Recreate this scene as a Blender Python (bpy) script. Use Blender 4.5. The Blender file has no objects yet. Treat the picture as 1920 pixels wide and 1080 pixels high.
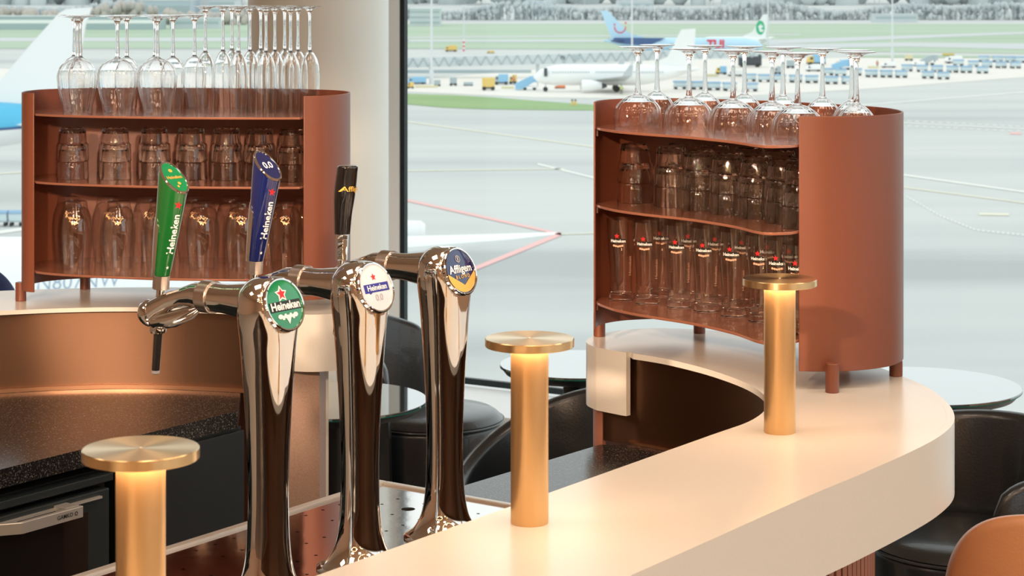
import bpy, math, random
from mathutils import Vector, Matrix
random.seed(7)
PI = math.pi
C = bpy.context.scene.collection
K = 1.15                      # plan unit -> metres
FPX = 3900.0                  # focal length in pixels of a 1920 wide frame
EYE = 1.10 + .67 * K          # eye height; bar top is at 1.10
ZB = 1.10
ZW = EYE - .84 * K            # granite worktops
APRON = EYE - 20.0            # tarmac level below the lounge

# ------------------------------------------------------------------ materials
def nodes(name):
    m = bpy.data.materials.new(name); m.use_nodes = True
    nt = m.node_tree
    return m, nt, nt.nodes['Principled BSDF']

def mat(name, col, rough=.5, metal=0., spec=.5, coat=0., noise=None, bump=None, aniso=0., tangent=None, emis=None, estr=0.):
    m, nt, p = nodes(name)
    p.inputs['Base Color'].default_value = (*col, 1)
    p.inputs['Roughness'].default_value = rough
    p.inputs['Metallic'].default_value = metal
    p.inputs['Specular IOR Level'].default_value = spec
    p.inputs['Coat Weight'].default_value = coat
    if emis:
        p.inputs['Emission Color'].default_value = (*emis, 1)
        p.inputs['Emission Strength'].default_value = estr
    tc = nt.nodes.new('ShaderNodeTexCoord')
    if noise:      # (scale, detail, [(pos, colour), ...], (sx, sy, sz))
        mp = nt.nodes.new('ShaderNodeMapping'); mp.inputs['Scale'].default_value = noise[3]
        n = nt.nodes.new('ShaderNodeTexNoise'); n.inputs['Scale'].default_value = noise[0]; n.inputs['Detail'].default_value = noise[1]
        r = nt.nodes.new('ShaderNodeValToRGB')
        cr = r.color_ramp
        while len(cr.elements) < len(noise[2]): cr.elements.new(.5)
        for e, (pos, c) in zip(cr.elements, noise[2]):
            e.position = pos; e.color = (*c, 1)
        nt.links.new(tc.outputs['Object'], mp.inputs[0]); nt.links.new(mp.outputs[0], n.inputs[0])
        nt.links.new(n.outputs['Fac'], r.inputs[0]); nt.links.new(r.outputs[0], p.inputs['Base Color'])
    if bump:       # (scale, strength, (sx, sy, sz))
        mp = nt.nodes.new('ShaderNodeMapping'); mp.inputs['Scale'].default_value = bump[2]
        n = nt.nodes.new('ShaderNodeTexNoise'); n.inputs['Scale'].default_value = bump[0]; n.inputs['Detail'].default_value = 4
        b = nt.nodes.new('ShaderNodeBump'); b.inputs['Strength'].default_value = bump[1]; b.inputs['Distance'].default_value = .002
        nt.links.new(tc.outputs['Object'], mp.inputs[0]); nt.links.new(mp.outputs[0], n.inputs[0])
        nt.links.new(n.outputs['Fac'], b.inputs['Height']); nt.links.new(b.outputs[0], p.inputs['Normal'])
    if aniso:
        p.inputs['Anisotropic'].default_value = aniso; p.inputs['Anisotropic Rotation'].default_value = .25
        t = nt.nodes.new('ShaderNodeTangent'); t.direction_type = 'RADIAL'; t.axis = tangent or 'Z'
        nt.links.new(t.outputs[0], p.inputs['Tangent'])
    return m

def glass_mat(name, col=(1, 1, 1), ior=1.45, rough=0.):
    m, nt, p = nodes(name)
    p.inputs['Base Color'].default_value = (*col, 1); p.inputs['Roughness'].default_value = rough
    p.inputs['Transmission Weight'].default_value = 1; p.inputs['IOR'].default_value = ior
    return m

M = {}
M['rack'] = mat('rack_terracotta_coat', (.195, .058, .029), .38, .05, .7, bump=(900, .12, (1, 1, 1)))
M['shelf'] = mat('shelf_terracotta_gloss', (.36, .15, .095), .17, .35, coat=.5)
M['stone'] = mat('bar_stone', (.74, .70, .64), .24, noise=(260, 3, [(0, (.60, .56, .50)), (.36, (.735, .71, .655)), (1, (.75, .73, .68))], (1, 1, 1)))
M['copper'] = mat('brushed_copper', (.185, .105, .066), .44, 1, aniso=.85, bump=(300, .10, (.15, .15, 6)))
M['trimcopper'] = mat('copper_trim', (.70, .40, .25), .3, 1)
M['granite'] = mat('dark_granite', (.03, .03, .032), .20, spec=.30, noise=(300, 2, [(0, (.010, .010, .011)), (.56, (.014, .014, .015)), (.64, (.11, .105, .10)), (1, (.45, .44, .42))], (1, 1, 1)))
M['brass'] = mat('brushed_brass', (.80, .52, .25), .34, .88, bump=(420, .05, (1, 1, .06)))
M['brassdisc'] = mat('turned_brass', (.82, .58, .30), .30, 1, aniso=.85, tangent='Z')
M['led'] = mat('warm_led', (1, .8, .5), .5, emis=(1, .60, .32), estr=52)
M['chrome'] = mat('polished_chrome', (.78, .77, .75), .035, 1)
M['chromebrush'] = mat('satin_steel', (.62, .56, .52), .25, 1)
M['satin'] = mat('satin_bright_steel', (.80, .78, .74), .40, .75)
M['steel'] = mat('mirror_steel', (.78, .74, .72), .08, 1, bump=(14, .10, (1, 1, 1)))
M['green'] = mat('green_enamel', (.008, .11, .022), .10, coat=1)
M['greenlight'] = mat('green_print', (.0, .20, .07), .12, coat=1)
M['navy'] = mat('navy_enamel', (.006, .012, .085), .10, coat=1)
M['blacken'] = mat('black_enamel', (.004, .004, .005), .09, coat=1)
M['red'] = mat('red_print', (.62, .015, .02), .3)
M['white'] = mat('white_print', (.85, .85, .85), .3)
M['whitegloss'] = mat('white_enamel', (.60, .61, .66), .12, coat=1)
M['gold'] = mat('gold_print', (.72, .42, .08), .3, .2)
M['silverprint'] = mat('grey_print', (.32, .33, .36), .3)
M['blue_navy_print'] = mat('navy_print', (.02, .02, .25), .3)
M['blackprint'] = mat('black_print', (.008, .012, .008), .35)
M['etch'] = mat('etched_frost', (.72, .42, .28), .6)
M['etchgold'] = mat('etched_gold', (.85, .50, .24), .35, .6)
M['nozzle'] = mat('dark_nozzle', (.03, .03, .03), .12, coat=.6)
M['cabinet'] = mat('dark_cabinet', (.010, .0145, .0175), .45)
M['cabinetlight'] = mat('dark_trim', (.018, .026, .030), .35)
M['void'] = mat('matt_black', (.003, .003, .003), .8)
M['leather'] = mat('black_leather', (.012, .017, .021), .30, spec=.7, coat=.25, bump=(160, .25, (1, 1, 1)))
M['stitch'] = mat('black_thread', (.05, .055, .06), .6)
M['tan'] = mat('tan_leather', (.60, .27, .12), .38, bump=(200, .2, (1, 1, 1)))
M['bluefab'] = mat('blue_fabric', (.012, .028, .12), .8, bump=(500, .4, (1, 1, 1)))
M['tabletop'] = mat('black_glass_top', (.25, .28, .29), .03, .75, coat=1)
M['tableedge'] = mat('green_glass_edge', (.0, .22, .16), .1)
M['tableblack'] = mat('black_table_base', (.006, .007, .010), .35)
M['pinkpanel'] = mat('pink_speckled_panel', (.40, .26, .20), .55, noise=(300, 3, [(0, (.30, .18, .13)), (.5, (.42, .28, .215)), (1, (.50, .34, .27))], (1, 1, 1)))
M['redbrown'] = mat('redbrown_cladding', (.36, .15, .10), .45)
M['plaster'] = mat('white_paint', (.82, .85, .82), .5)
M['wallwarm'] = mat('peach_wall', (.62, .40, .27), .7)
M['ceil'] = mat('warm_ceiling', (.60, .42, .30), .8)
M['floor'] = mat('lounge_floor', (.50, .47, .42), .35, noise=(3, 5, [(0, (.46, .43, .38)), (1, (.56, .53, .48))], (1, 1, 1)))
M['mullion'] = mat('dark_mullion', (.006, .016, .018), .4)
M['sill'] = mat('white_sill', (.88, .90, .90), .3)
M['bulb'] = mat('warm_bulb', (1, .8, .5), .5, emis=(1, .62, .30), estr=60)
M['whitehousing'] = mat('light_housing', (.6, .5, .4), .5)
M['glass'] = glass_mat('clear_glass')
M['glass_tint'] = glass_mat('tumbler_glass', (1, .99, .97), 1.47)
M['glass_tumbler'] = glass_mat('tumbler_cast_glass', (1, .995, .98), 1.45)
M['glass_tube'] = glass_mat('nozzle_glass', (1, 1, 1), 1.45)

def thin_glass(name, col):
    m = bpy.data.materials.new(name); m.use_nodes = True; nt = m.node_tree; nt.nodes.clear()
    o = nt.nodes.new('ShaderNodeOutputMaterial'); mx = nt.nodes.new('ShaderNodeMixShader')
    t = nt.nodes.new('ShaderNodeBsdfTransparent'); g = nt.nodes.new('ShaderNodeBsdfGlossy')
    t.inputs[0].default_value = (*col, 1); g.inputs['Roughness'].default_value = .01
    lw = nt.nodes.new('ShaderNodeLayerWeight'); lw.inputs['Blend'].default_value = .5
    pw = nt.nodes.new('ShaderNodeMath'); pw.operation = 'POWER'; pw.inputs[1].default_value = 3.2
    ma = nt.nodes.new('ShaderNodeMath'); ma.operation = 'MULTIPLY_ADD'; ma.inputs[1].default_value = .85; ma.inputs[2].default_value = .085
    nt.links.new(lw.outputs['Facing'], pw.inputs[0]); nt.links.new(pw.outputs[0], ma.inputs[0]); nt.links.new(ma.outputs[0], mx.inputs[0])
    nt.links.new(t.outputs[0], mx.inputs[1]); nt.links.new(g.outputs[0], mx.inputs[2]); nt.links.new(mx.outputs[0], o.inputs[0])
    return m
M['glass_tint'] = thin_glass('thin_tumbler_glass', (.99, .985, .975))

def pane_mat(name, refl, tint):
    m = bpy.data.materials.new(name); m.use_nodes = True; nt = m.node_tree
    nt.nodes.clear()
    o = nt.nodes.new('ShaderNodeOutputMaterial'); mx = nt.nodes.new('ShaderNodeMixShader')
    t = nt.nodes.new('ShaderNodeBsdfTransparent'); g = nt.nodes.new('ShaderNodeBsdfGlossy')
    t.inputs[0].default_value = (*tint, 1); g.inputs['Roughness'].default_value = 0
    mx.inputs[0].default_value = refl
    nt.links.new(t.outputs[0], mx.inputs[1]); nt.links.new(g.outputs[0], mx.inputs[2]); nt.links.new(mx.outputs[0], o.inputs[0])
    return m
M['pane'] = pane_mat('window_glass', .02, (.97, .99, .985))
M['fridgeglass'] = mat('dark_door_glass', (.010, .012, .012), .04, coat=1, spec=.8)

# outside
M['tarmac'] = mat('pale_tarmac', (.6, .6, .58), .85, noise=(.02, 8, [(.30, (.43, .45, .445)), (.45, (.55, .57, .56)), (.60, (.615, .625, .605)), (.8, (.50, .525, .52))], (.30, 1.9, 1)))
M['concrete'] = mat('pale_concrete_apron', (.80, .76, .70), .85)
M['tarmac2'] = mat('grey_taxiway', (.58, .60, .61), .85)
M['grass'] = mat('airfield_grass', (.42, .58, .38), .95, noise=(.012, 6, [(.3, (.38, .50, .36)), (.6, (.44, .54, .41)), (.8, (.50, .57, .46))], (.4, 2, 1)))
M['grassnear'] = mat('apron_grass', (.36, .54, .24), .95, noise=(.1, 6, [(.3, (.25, .40, .17)), (.6, (.31, .44, .20)), (.8, (.38, .48, .28))], (.3, 1, 1)))
M['linewhite'] = mat('white_marking', (.85, .85, .80), .8)
M['lineyellow'] = mat('yellow_marking', (.82, .78, .62), .8)
M['linered'] = mat('red_marking', (.86, .50, .48), .8)
M['trees'] = mat('hazed_bare_trees', (.34, .38, .38), .95, noise=(.05, 5, [(.3, (.50, .56, .58)), (.55, (.56, .60, .61)), (.75, (.64, .67, .67))], (1, 1, 2)))  # pale grey-blue tones: distance haze put into the colour
M['treesbrown'] = mat('hazed_brown_trees', (.40, .36, .33), .95, noise=(.05, 5, [(.3, (.42, .42, .41)), (.55, (.52, .48, .44)), (.8, (.60, .53, .47))], (1, 1, 2)))  # brown lightened as well, with the haze painted into its tones
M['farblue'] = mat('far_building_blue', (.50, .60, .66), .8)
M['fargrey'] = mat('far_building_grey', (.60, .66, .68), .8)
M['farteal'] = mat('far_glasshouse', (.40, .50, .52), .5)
M['planewhite'] = mat('aircraft_white', (.90, .92, .92), .3)
M['planegrey'] = mat('aircraft_grey', (.55, .60, .62), .4)
M['skyblue'] = mat('aircraft_sky_blue', (.10, .52, .80), .3)
M['liteblue'] = mat('aircraft_pale_blue', (.52, .76, .92), .3)
M['darkblue'] = mat('aircraft_navy', (.06, .13, .30), .3)
M['regblue'] = mat('registration_blue', (.30, .42, .55), .5)
M['logored'] = mat('logo_red', (.80, .06, .10), .5)
M['logogreen'] = mat('logo_green', (.05, .50, .25), .5)
M['tyre'] = mat('black_tyre', (.03, .035, .035), .7)
M['cartblue'] = mat('cart_cover_blue', (.28, .46, .64), .6)
M['cartlite'] = mat('cart_side_pale', (.62, .74, .78), .6)
M['vyellow'] = mat('vehicle_yellow', (.80, .58, .18), .5)
M['vblue'] = mat('vehicle_blue', (.28, .55, .78), .5)
M['vdark'] = mat('vehicle_dark', (.06, .075, .09), .6)
M['vgrey'] = mat('vehicle_grey', (.42, .50, .53), .6)
M['orange'] = mat('orange_vest', (.85, .25, .10), .7)
M['hivis'] = mat('hivis_vest', (.70, .85, .25), .7)
M['skin'] = mat('skin', (.55, .35, .26), .6)
M['mast'] = mat('mast_steel', (.68, .72, .73), .5)
M['sandy'] = mat('concrete_block_yellow', (.72, .68, .45), .8)

# ------------------------------------------------------------------ builders
class MB:
    def __init__(s): s.v = []; s.f = []
    def add(s, vs, fs):
        b = len(s.v); s.v += [tuple(v) for v in vs]; s.f += [tuple(b + i for i in f) for f in fs]; return s
    def box(s, a, b):
        x0, y0, z0 = a; x1, y1, z1 = b
        vs = [(x, y, z) for z in (z0, z1) for y in (y0, y1) for x in (x0, x1)]
        return s.add(vs, [(0, 2, 3, 1), (4, 5, 7, 6), (0, 1, 5, 4), (2, 6, 7, 3), (0, 4, 6, 2), (1, 3, 7, 5)])
    def obox(s, c, u, v, w):           # oriented box: centre and three half vectors
        c, u, v, w = map(Vector, (c, u, v, w))
        vs = [c + u * i + v * j + w * k for k in (-1, 1) for j in (-1, 1) for i in (-1, 1)]
        return s.add(vs, [(0, 2, 3, 1), (4, 5, 7, 6), (0, 1, 5, 4), (2, 6, 7, 3), (0, 4, 6, 2), (1, 3, 7, 5)])
    def loft(s, rings, cap=True, closed=True):
        n = len(rings[0]); vs = [p for r in rings for p in r]; fs = []
        for i in range(len(rings) - 1):
            for j in range(n if closed else n - 1):
                k = (j + 1) % n
                fs.append((i * n + j, i * n + k, (i + 1) * n + k, (i + 1) * n + j))
        if cap:
            fs.append(tuple(reversed(range(n)))); fs.append(tuple(range((len(rings) - 1) * n, len(rings) * n)))
        return s.add(vs, fs)
    def lathe(s, prof, seg=32, c=(0, 0, 0), mod=None):
        vs = []; idx = []
        for r, z in prof:
            if r < 1e-6:
                idx.append([len(vs)]); vs.append((c[0], c[1], c[2] + z))
            else:
                row = []
                for j in range(seg):
                    a = 2 * PI * j / seg; rr = r * (mod(a, z, r) if mod else 1)
                    row.append(len(vs)); vs.append((c[0] + rr * math.cos(a), c[1] + rr * math.sin(a), c[2] + z))
                idx.append(row)
        fs = []
        for a, b in zip(idx[:-1], idx[1:]):
            for j in range(seg):
                k = (j + 1) % seg
                if len(a) == 1 and len(b) == 1: continue
                if len(a) == 1: fs.append((a[0], b[k], b[j]))
                elif len(b) == 1: fs.append((a[j], a[k], b[0]))
                else: fs.append((a[j], a[k], b[k], b[j]))
        return s.add(vs, fs)
    def tube(s, pts, rad, seg=16, ry=None, up=None):
        pts = [Vector(p) for p in pts]; rings = []
        if not isinstance(rad, (list, tuple)): rad = [rad] * len(pts)
        for i, p in enumerate(pts):
            t = (pts[min(i + 1, len(pts) - 1)] - pts[max(i - 1, 0)]).normalized()
            u = Vector(up) if up else (Vector((0, 0, 1)) if abs(t.z) < .9 else Vector((1, 0, 0)))
            a = t.cross(u).normalized(); b = a.cross(t).normalized()
            rings.append([p + a * (rad[i] * math.cos(2 * PI * j / seg)) + b * (rad[i] * (ry or 1) * math.sin(2 * PI * j / seg)) for j in range(seg)])
        return s.loft(rings)
    def prism(s, poly, z0, z1):
        n = len(poly)
        vs = [(p[0], p[1], z0) for p in poly] + [(p[0], p[1], z1) for p in poly]
        fs = [(j, (j + 1) % n, n + (j + 1) % n, n + j) for j in range(n)]
        return s.add(vs, fs + [tuple(reversed(range(n))), tuple(range(n, 2 * n))])
    def ribbon(s, path, th, z0, z1, closed=False):   # a wall following a plan path, thickness to the left of travel
        off = offset(path, th, closed)
        rings = [[(a[0], a[1], z0), (a[0], a[1], z1), (b[0], b[1], z1), (b[0], b[1], z0)] for a, b in zip(path, off)]
        if closed: rings.append(rings[0])
        return s.loft(rings, cap=not closed)
    def build(s, name, m, parent=None, smooth=38, loc=None, rot=None, bevel=None):
        me = bpy.data.meshes.new(name); me.from_pydata(s.v, [], s.f); me.validate(); me.update()
        if smooth:
            me.polygons.foreach_set('use_smooth', [True] * len(me.polygons))
            me.set_sharp_from_angle(angle=math.radians(smooth))
        me.materials.append(m)
        o = bpy.data.objects.new(name, me); C.objects.link(o)
        if parent: o.parent = parent
        if loc: o.location = loc
        if rot: o.rotation_euler = rot
        if bevel:
            b = o.modifiers.new('bevel', 'BEVEL'); b.width = bevel; b.segments = 3; b.limit_method = 'ANGLE'; b.angle_limit = math.radians(40)
        return o

def fixn(o):      # consistent outward normals
    import bmesh
    bm = bmesh.new(); bm.from_mesh(o.data); bmesh.ops.recalc_face_normals(bm, faces=bm.faces); bm.to_mesh(o.data); bm.free(); return o

def offset(path, d, closed=False):
    n = len(path); out = []
    for i in range(n):
        a = Vector(path[(i - 1) % n if closed else max(i - 1, 0)][:2]); b = Vector(path[(i + 1) % n if closed else min(i + 1, n - 1)][:2])
        t = (b - a).normalized(); nn = Vector((-t.y, t.x))
        out.append((path[i][0] + nn.x * d, path[i][1] + nn.y * d))
    return out

def spline(pts, n=6, closed=False):       # Catmull-Rom
    out = []; N = len(pts)
    rng = range(N if closed else N - 1)
    for i in rng:
        p = [Vector(pts[(i + k - 1) % N] if closed else pts[min(max(i + k - 1, 0), N - 1)]) for k in range(4)]
        for j in range(n):
            t = j / n
            q = .5 * ((2 * p[1]) + (-p[0] + p[2]) * t + (2 * p[0] - 5 * p[1] + 4 * p[2] - p[3]) * t * t + (-p[0] + 3 * p[1] - 3 * p[2] + p[3]) * t ** 3)
            out.append(tuple(q))
    if not closed: out.append(tuple(pts[-1]))
    return out

def S(pts): return [tuple(c * K for c in p) for p in pts]

def empty(name, loc, rz=0, label=None, cat=None, group=None, kind=None):
    o = bpy.data.objects.new(name, None); C.objects.link(o); o.location = loc; o.rotation_euler = (0, 0, rz)
    return tag(o, label, cat, group, kind)

def tag(o, label=None, cat=None, group=None, kind=None):
    if label: o['label'] = label
    if cat: o['category'] = cat
    if group: o['group'] = group
    if kind: o['kind'] = kind
    return o

def dup(o, loc, rz=0, label=None, group=None, scale=None):
    def cp(a, par):
        c = a.copy(); C.objects.link(c); c.parent = par
        for ch in a.children: cp(ch, c)
        return c
    r = cp(o, None); r.location = loc; r.rotation_euler = (0, 0, rz)
    if scale: r.scale = scale
    if label: r['label'] = label
    if group: r['group'] = group
    return r

def W(x, y, Y): return Vector(((x - 960) / FPX * Y, Y, EYE - (y + 35) / FPX * Y))
def G(x, y, dz=0): # point of the apron seen at pixel x, y
    Y = 20.0 * FPX / (y + 35); return Vector(((x - 960) / FPX * Y, Y, APRON + dz))
def SN(s, n): return ((.5762 * s + .8173 * n) * K, (.8173 * s - .5762 * n) * K)
def PX(x, Y): return ((x - 960) / FPX * Y * K, Y * K)    # pixel column + plan depth -> plan point

_tc = {}
def text_geo(txt, size, off=0.):
    key = (txt, off)
    if key not in _tc:
        cu = bpy.data.curves.new('glyphs', 'FONT'); cu.body = txt; cu.size = 1; cu.offset = off
        cu.align_x = 'CENTER'; cu.align_y = 'CENTER'; cu.resolution_u = 4
        ob = bpy.data.objects.new('glyphs', cu); C.objects.link(ob)
        bpy.context.view_layer.update()
        dg = bpy.context.evaluated_depsgraph_get()
        me = bpy.data.meshes.new_from_object(ob.evaluated_get(dg))
        _tc[key] = ([tuple(v.co) for v in me.vertices], [tuple(p.vertices) for p in me.polygons])
        bpy.data.objects.remove(ob); bpy.data.curves.remove(cu); bpy.data.meshes.remove(me)
    vs, fs = _tc[key]
    return [(v[0] * size, v[1] * size) for v in vs], fs

def decal(name, geo, fn, m, parent):
    vs, fs = geo
    b = MB(); b.add([fn(x, y) for x, y in vs], fs)
    return b.build(name, m, parent, smooth=0)

def plane_fn(o, u, v):
    o, u, v = Vector(o), Vector(u), Vector(v)
    return lambda a, b: tuple(o + u * a + v * b)

def star_geo(R, k=.40, cx=0, cy=0):
    vs = [(cx + (R if i % 2 == 0 else R * k) * math.sin(PI * i / 5), cy + (R if i % 2 == 0 else R * k) * math.cos(PI * i / 5)) for i in range(10)]
    return vs + [(cx, cy)], [(i, 10, (i + 1) % 10) for i in range(10)]

def disc_geo(rx, ry, seg=40, cx=0, cy=0):
    return [(cx + rx * math.cos(2 * PI * i / seg), cy + ry * math.sin(2 * PI * i / seg)) for i in range(seg)] + [(cx, cy)], [(i, (i + 1) % seg, seg) for i in range(seg)]

def rect_geo(w, h, nx=8, cx=0, cy=0):
    vs = []; fs = []
    for i in range(nx + 1):
        x = cx - w / 2 + w * i / nx; vs += [(x, cy - h / 2), (x, cy + h / 2)]
    for i in range(nx): fs.append((2 * i, 2 * i + 2, 2 * i + 3, 2 * i + 1))
    return vs, fs

def poly_geo(pts): return list(pts), [tuple(range(len(pts)))]
def merge_geo(*gs):
    vs = []; fs = []
    for v, f in gs:
        b = len(vs); vs += v; fs += [tuple(b + i for i in q) for q in f]
    return vs, fs

# ------------------------------------------------------------------ room
WD = Vector((.863, -.505)); WP = Vector((-.214, 9.5))     # window line direction and a point on it
def WL(t): p = WP + WD * t; return (p.x, p.y)
CEILZ = 3.7
def struct(o): o['kind'] = 'structure'; return o
roomL, roomR, roomB = -7.0, 4.3, -5.0
tL = (roomL - WP.x) / WD.x; tR = (roomR - WP.x) / WD.x
pl, pr = WL(tL), WL(tR)
poly = [(roomL, roomB), (roomR, roomB), pr, pl]
struct(MB().prism(poly, -.25, 0).build('floor', M['floor'], smooth=0))
struct(MB().prism(poly, CEILZ, CEILZ + .2).build('ceiling', M['ceil'], smooth=0))
struct(MB().box((roomL - .2, roomB, 0), (roomL, pl[1], CEILZ)).build('wall_left', M['wallwarm'], smooth=0))
struct(MB().box((roomR, roomB, 0), (roomR + .2, pr[1], .95)).box((roomR, roomB, CEILZ - .12), (roomR + .2, pr[1], CEILZ)).build('wall_right', M['wallwarm'], smooth=0))
win2 = empty('window_2', (roomR, 0, 0), 0, kind='structure')
MB().box((.09, roomB, .95), (.10, pr[1], CEILZ - .12)).build('window_pane', M['pane'], win2, smooth=0)
for yy in (-4.9, -2.2, .5, 3.2, 5.9):
    MB().box((.04, yy - .03, .95), (.15, yy + .03, CEILZ - .12)).build('window_mullion', M['mullion'], win2, smooth=0)
struct(MB().box((roomL, roomB - .2, 0), (roomR, roomB, CEILZ)).build('wall_back', M['wallwarm'], smooth=0))
# window wall: pane, mullions, bottom rail, sill
win = empty('window_1', (*WP, 0), math.atan2(WD.y, WD.x), kind='structure')
MB().box((tL, .0145, .063), (tR, .020, CEILZ)).build('window_pane', M['pane'], win, smooth=0)
MB().box((tL, -.012, .0345), (tR, .012, .062)).build('window_rail', M['mullion'], win, smooth=0)
tm = None
for k in range(-2, 3):
    # the mullion at pixel column 757 of the photograph, and its neighbours out of frame
    a = -(757 - 960) / FPX
    t0 = (-a * WP.y - WP.x) / (WD.x + a * WD.y)
    t = t0 + 3.2 * k
    if tL + .1 < t < tR - .1:
        MB().box((t - .0125, -.014, .063), (t + .0125, .014, CEILZ)).build('window_mullion', M['mullion'], win, smooth=0)
        MB().box((t - .078, -.022, .063), (t - .0130, .010, CEILZ)).build('window_jamb', M['sill'], win, smooth=0)
MB().box((tL, -.55, .0), (tR, -.05, .034)).build('window_sill', M['sill'], win, smooth=0)
# round column in front of the glass
struct(MB().lathe([(0, 0), (.295, 0), (.295, CEILZ), (0, CEILZ)], 64, ((597 - 960) / FPX * 8.75, 8.75, 0)).build('column', M['plaster']))
# ------------------------------------------------------------------ bar counter (right, curved)
s0 = 1.0
outer = [( -.885, .90), (-.40, 1.588), (.132, 2.343), (.372, 2.688), (.47, 2.822), (.565, 2.958), (.625, 3.055), (.668, 3.15), (.688, 3.245), (.692, 3.34), (.686, 3.43), (.662, 3.53),
         (.62, 3.66), (.565, 3.79), (.50, 3.89), (.43, 3.96), (.354, 4.003), (.278, 4.018), (.212, 3.995), (.167, 3.95), (.142, 3.895), (.139, 3.85), (.155, 3.805)]
inner = [(.198, 3.762), (.257, 3.71), (.30, 3.655), (.345, 3.58), (.385, 3.485), (.405, 3.40), (.407, 3.33), (.395, 3.25), (.36, 3.165), (.30, 3.08), (.213, 2.957), (-.222, 2.343), (-.70, 1.665), (-1.122, 1.067)]
op = S(spline(outer, 5)); ip = S(spline(inner, 5))
bar = empty('bar_counter', (op[30][0], op[30][1], 0), 0, 'curved pale stone bar counter with thick outer fascia, carrying the right glass rack', 'bar counter')
bo = Vector(bar.location)
def L(path): return [(p[0] - bo.x, p[1] - bo.y) for p in path]
sk = op + ip[:2]
fixn(MB().prism(L(offset(sk, .0141) + ip[2:]), ZB - .012, ZB).build('countertop', M['stone'], bar, smooth=0))
fixn(MB().ribbon(L(sk), .014, ZB - .115 * K, ZB).build('fascia', M['stone'], bar))
body_out = offset(op, .155)      # cladding under the overhang
body_in = offset(ip, .028)
o_end = 5 * 17 + 3
fixn(MB().ribbon(L(body_out[:o_end]), .02, 0, ZB - .0125).build('front_cladding', M['redbrown'], bar))
# vertical battens of the cladding, a repeated pattern in one mesh
bt = MB()
for i in range(0, o_end, 1):
    p = body_out[i]; q = body_out[min(i + 1, len(body_out) - 1)]
    d = (Vector(q) - Vector(p)); ln = d.length
    if ln < 1e-6: continue
    d.normalize(); nn = Vector((d.y, -d.x)); k = 0.
    while k < ln:
        c = Vector(p) + d * k + nn * .008
        bt.obox((c.x - bo.x, c.y - bo.y, .5), (d.x * .009, d.y * .009, 0), (nn.x * .008, nn.y * .008, 0), (0, 0, .48)); k += .036
bt.build('cladding_battens', M['redbrown'], bar, smooth=0)
bs = [(.1668 * K, 3.808 * K), (.185 * K, 3.790 * K)] + body_in[1:]
fixn(MB().ribbon(L(bs), .012, ZW + .0005, ZB - .0125).build('backsplash', M['copper'], bar))
tipx = [p for p in S([(.150, 3.80), (.145, 3.86), (.157, 3.905), (.19, 3.95)])]
fixn(MB().ribbon(L([(.1655 * K, 3.812 * K), (.155 * K, 3.825 * K), (.150 * K, 3.85 * K), (.165 * K, 3.90 * K), (.21 * K, 3.945 * K), (.28 * K, 3.96 * K)]), -.01, 0, ZB - .0125).build('end_panel', M['redbrown'], bar))
fixn(MB().ribbon(L(offset(ip, .0215)), .006, ZW + .0005, ZW + .006).build('copper_strip', M['trimcopper'], bar))
# worktop on the right side
def on_s(pts): return [SN(*p) for p in pts]
wt = body_in[1:]
e1 = SN(1.15, -2.150); e2 = SN(2.70, -2.150); e3 = SN(2.70, -2.066); e4 = (.160 * K, 3.772 * K)
wpoly = [e4] + offset(ip, .025)[2:] + [e1, e2, e3]
wk = MB().prism(wpoly, ZW - .038, ZW).build('granite_worktop', M['granite'], smooth=0); fixn(wk)
tag(wk, 'dark granite worktop behind the tap towers, inside the curved bar', 'worktop')
cb = MB().prism([SN(1.15, -2.12), SN(2.69, -2.12), SN(2.69, -1.60), SN(1.15, -1.60)], .0, ZW - .038).build('under_counter_cabinet', M['cabinet'], smooth=0); fixn(cb)
tag(cb, 'dark cabinet under the drip tray worktop', 'cabinet')

# ------------------------------------------------------------------ bar counter (left, behind the taps)
inn = [(-1.60, 3.86), (-1.42, 4.02), (-1.25, 4.135), (-1.15, 4.185), (-1.04, 4.228), (-.94, 4.258), (-.82, 4.275), (-.70, 4.268), (-.56, 4.235), (-.46, 4.195), (-.40, 4.18), (-.345, 4.20)]
outn = [(-.308, 4.25), (-.295, 4.32), (-.31, 4.39), (-.36, 4.45), (-.45, 4.50), (-.58, 4.53), (-.70, 4.55), (-.82, 4.555), (-.95, 4.54), (-1.08, 4.51), (-1.20, 4.47), (-1.40, 4.37), (-1.70, 4.12)]
lip = S(spline(inn, 5)); lop = S(spline(outn, 5))
lb = empty('bar_counter', (-.82 * K, 4.4 * K, 0), 0, 'pale stone back bar ledge behind the beer taps, carrying the left glass rack', 'bar counter')
bo = Vector(lb.location)
fixn(MB().prism(L(lip[:5 * 9] + offset(lip[5 * 9:] + lop, .0141)), ZB - .010, ZB).build('countertop', M['stone'], lb, smooth=0))
fixn(MB().ribbon(L(lip[5 * 9:] + lop), .014, ZB - .115 * K, ZB).build('fascia', M['stone'], lb))
li = offset(lip, .02)
fixn(MB().ribbon(L(li[:5 * 9 - 1]), .012, ZW + .0005, ZB - .0105).build('backsplash', M['copper'], lb))
fixn(MB().ribbon(L(offset(lip, .012)[:5 * 9 - 1]), .008, ZW + .0005, ZW + .010).build('copper_strip', M['trimcopper'], lb))
fixn(MB().prism(L([PX(470, 4.215), PX(599, 4.245), PX(614, 4.33), PX(600, 4.42), PX(470, 4.42)]), 0, ZB - .115 * K).build('end_panel', M['pinkpanel'], lb, smooth=0))
fixn(MB().prism(L([PX(590, 4.30), PX(616, 4.315), PX(616, 4.44), PX(560, 4.44)]), 0, ZB - .115 * K).build('corner_post', M['stone'], lb, smooth=0))
fixn(MB().ribbon(L(offset(lop, .10)[8:]), .012, 0, ZB - .0105).build('rear_cladding', M['redbrown'], lb))
nF = -2.782
lw = lip[5:5 * 9 - 1]
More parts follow.
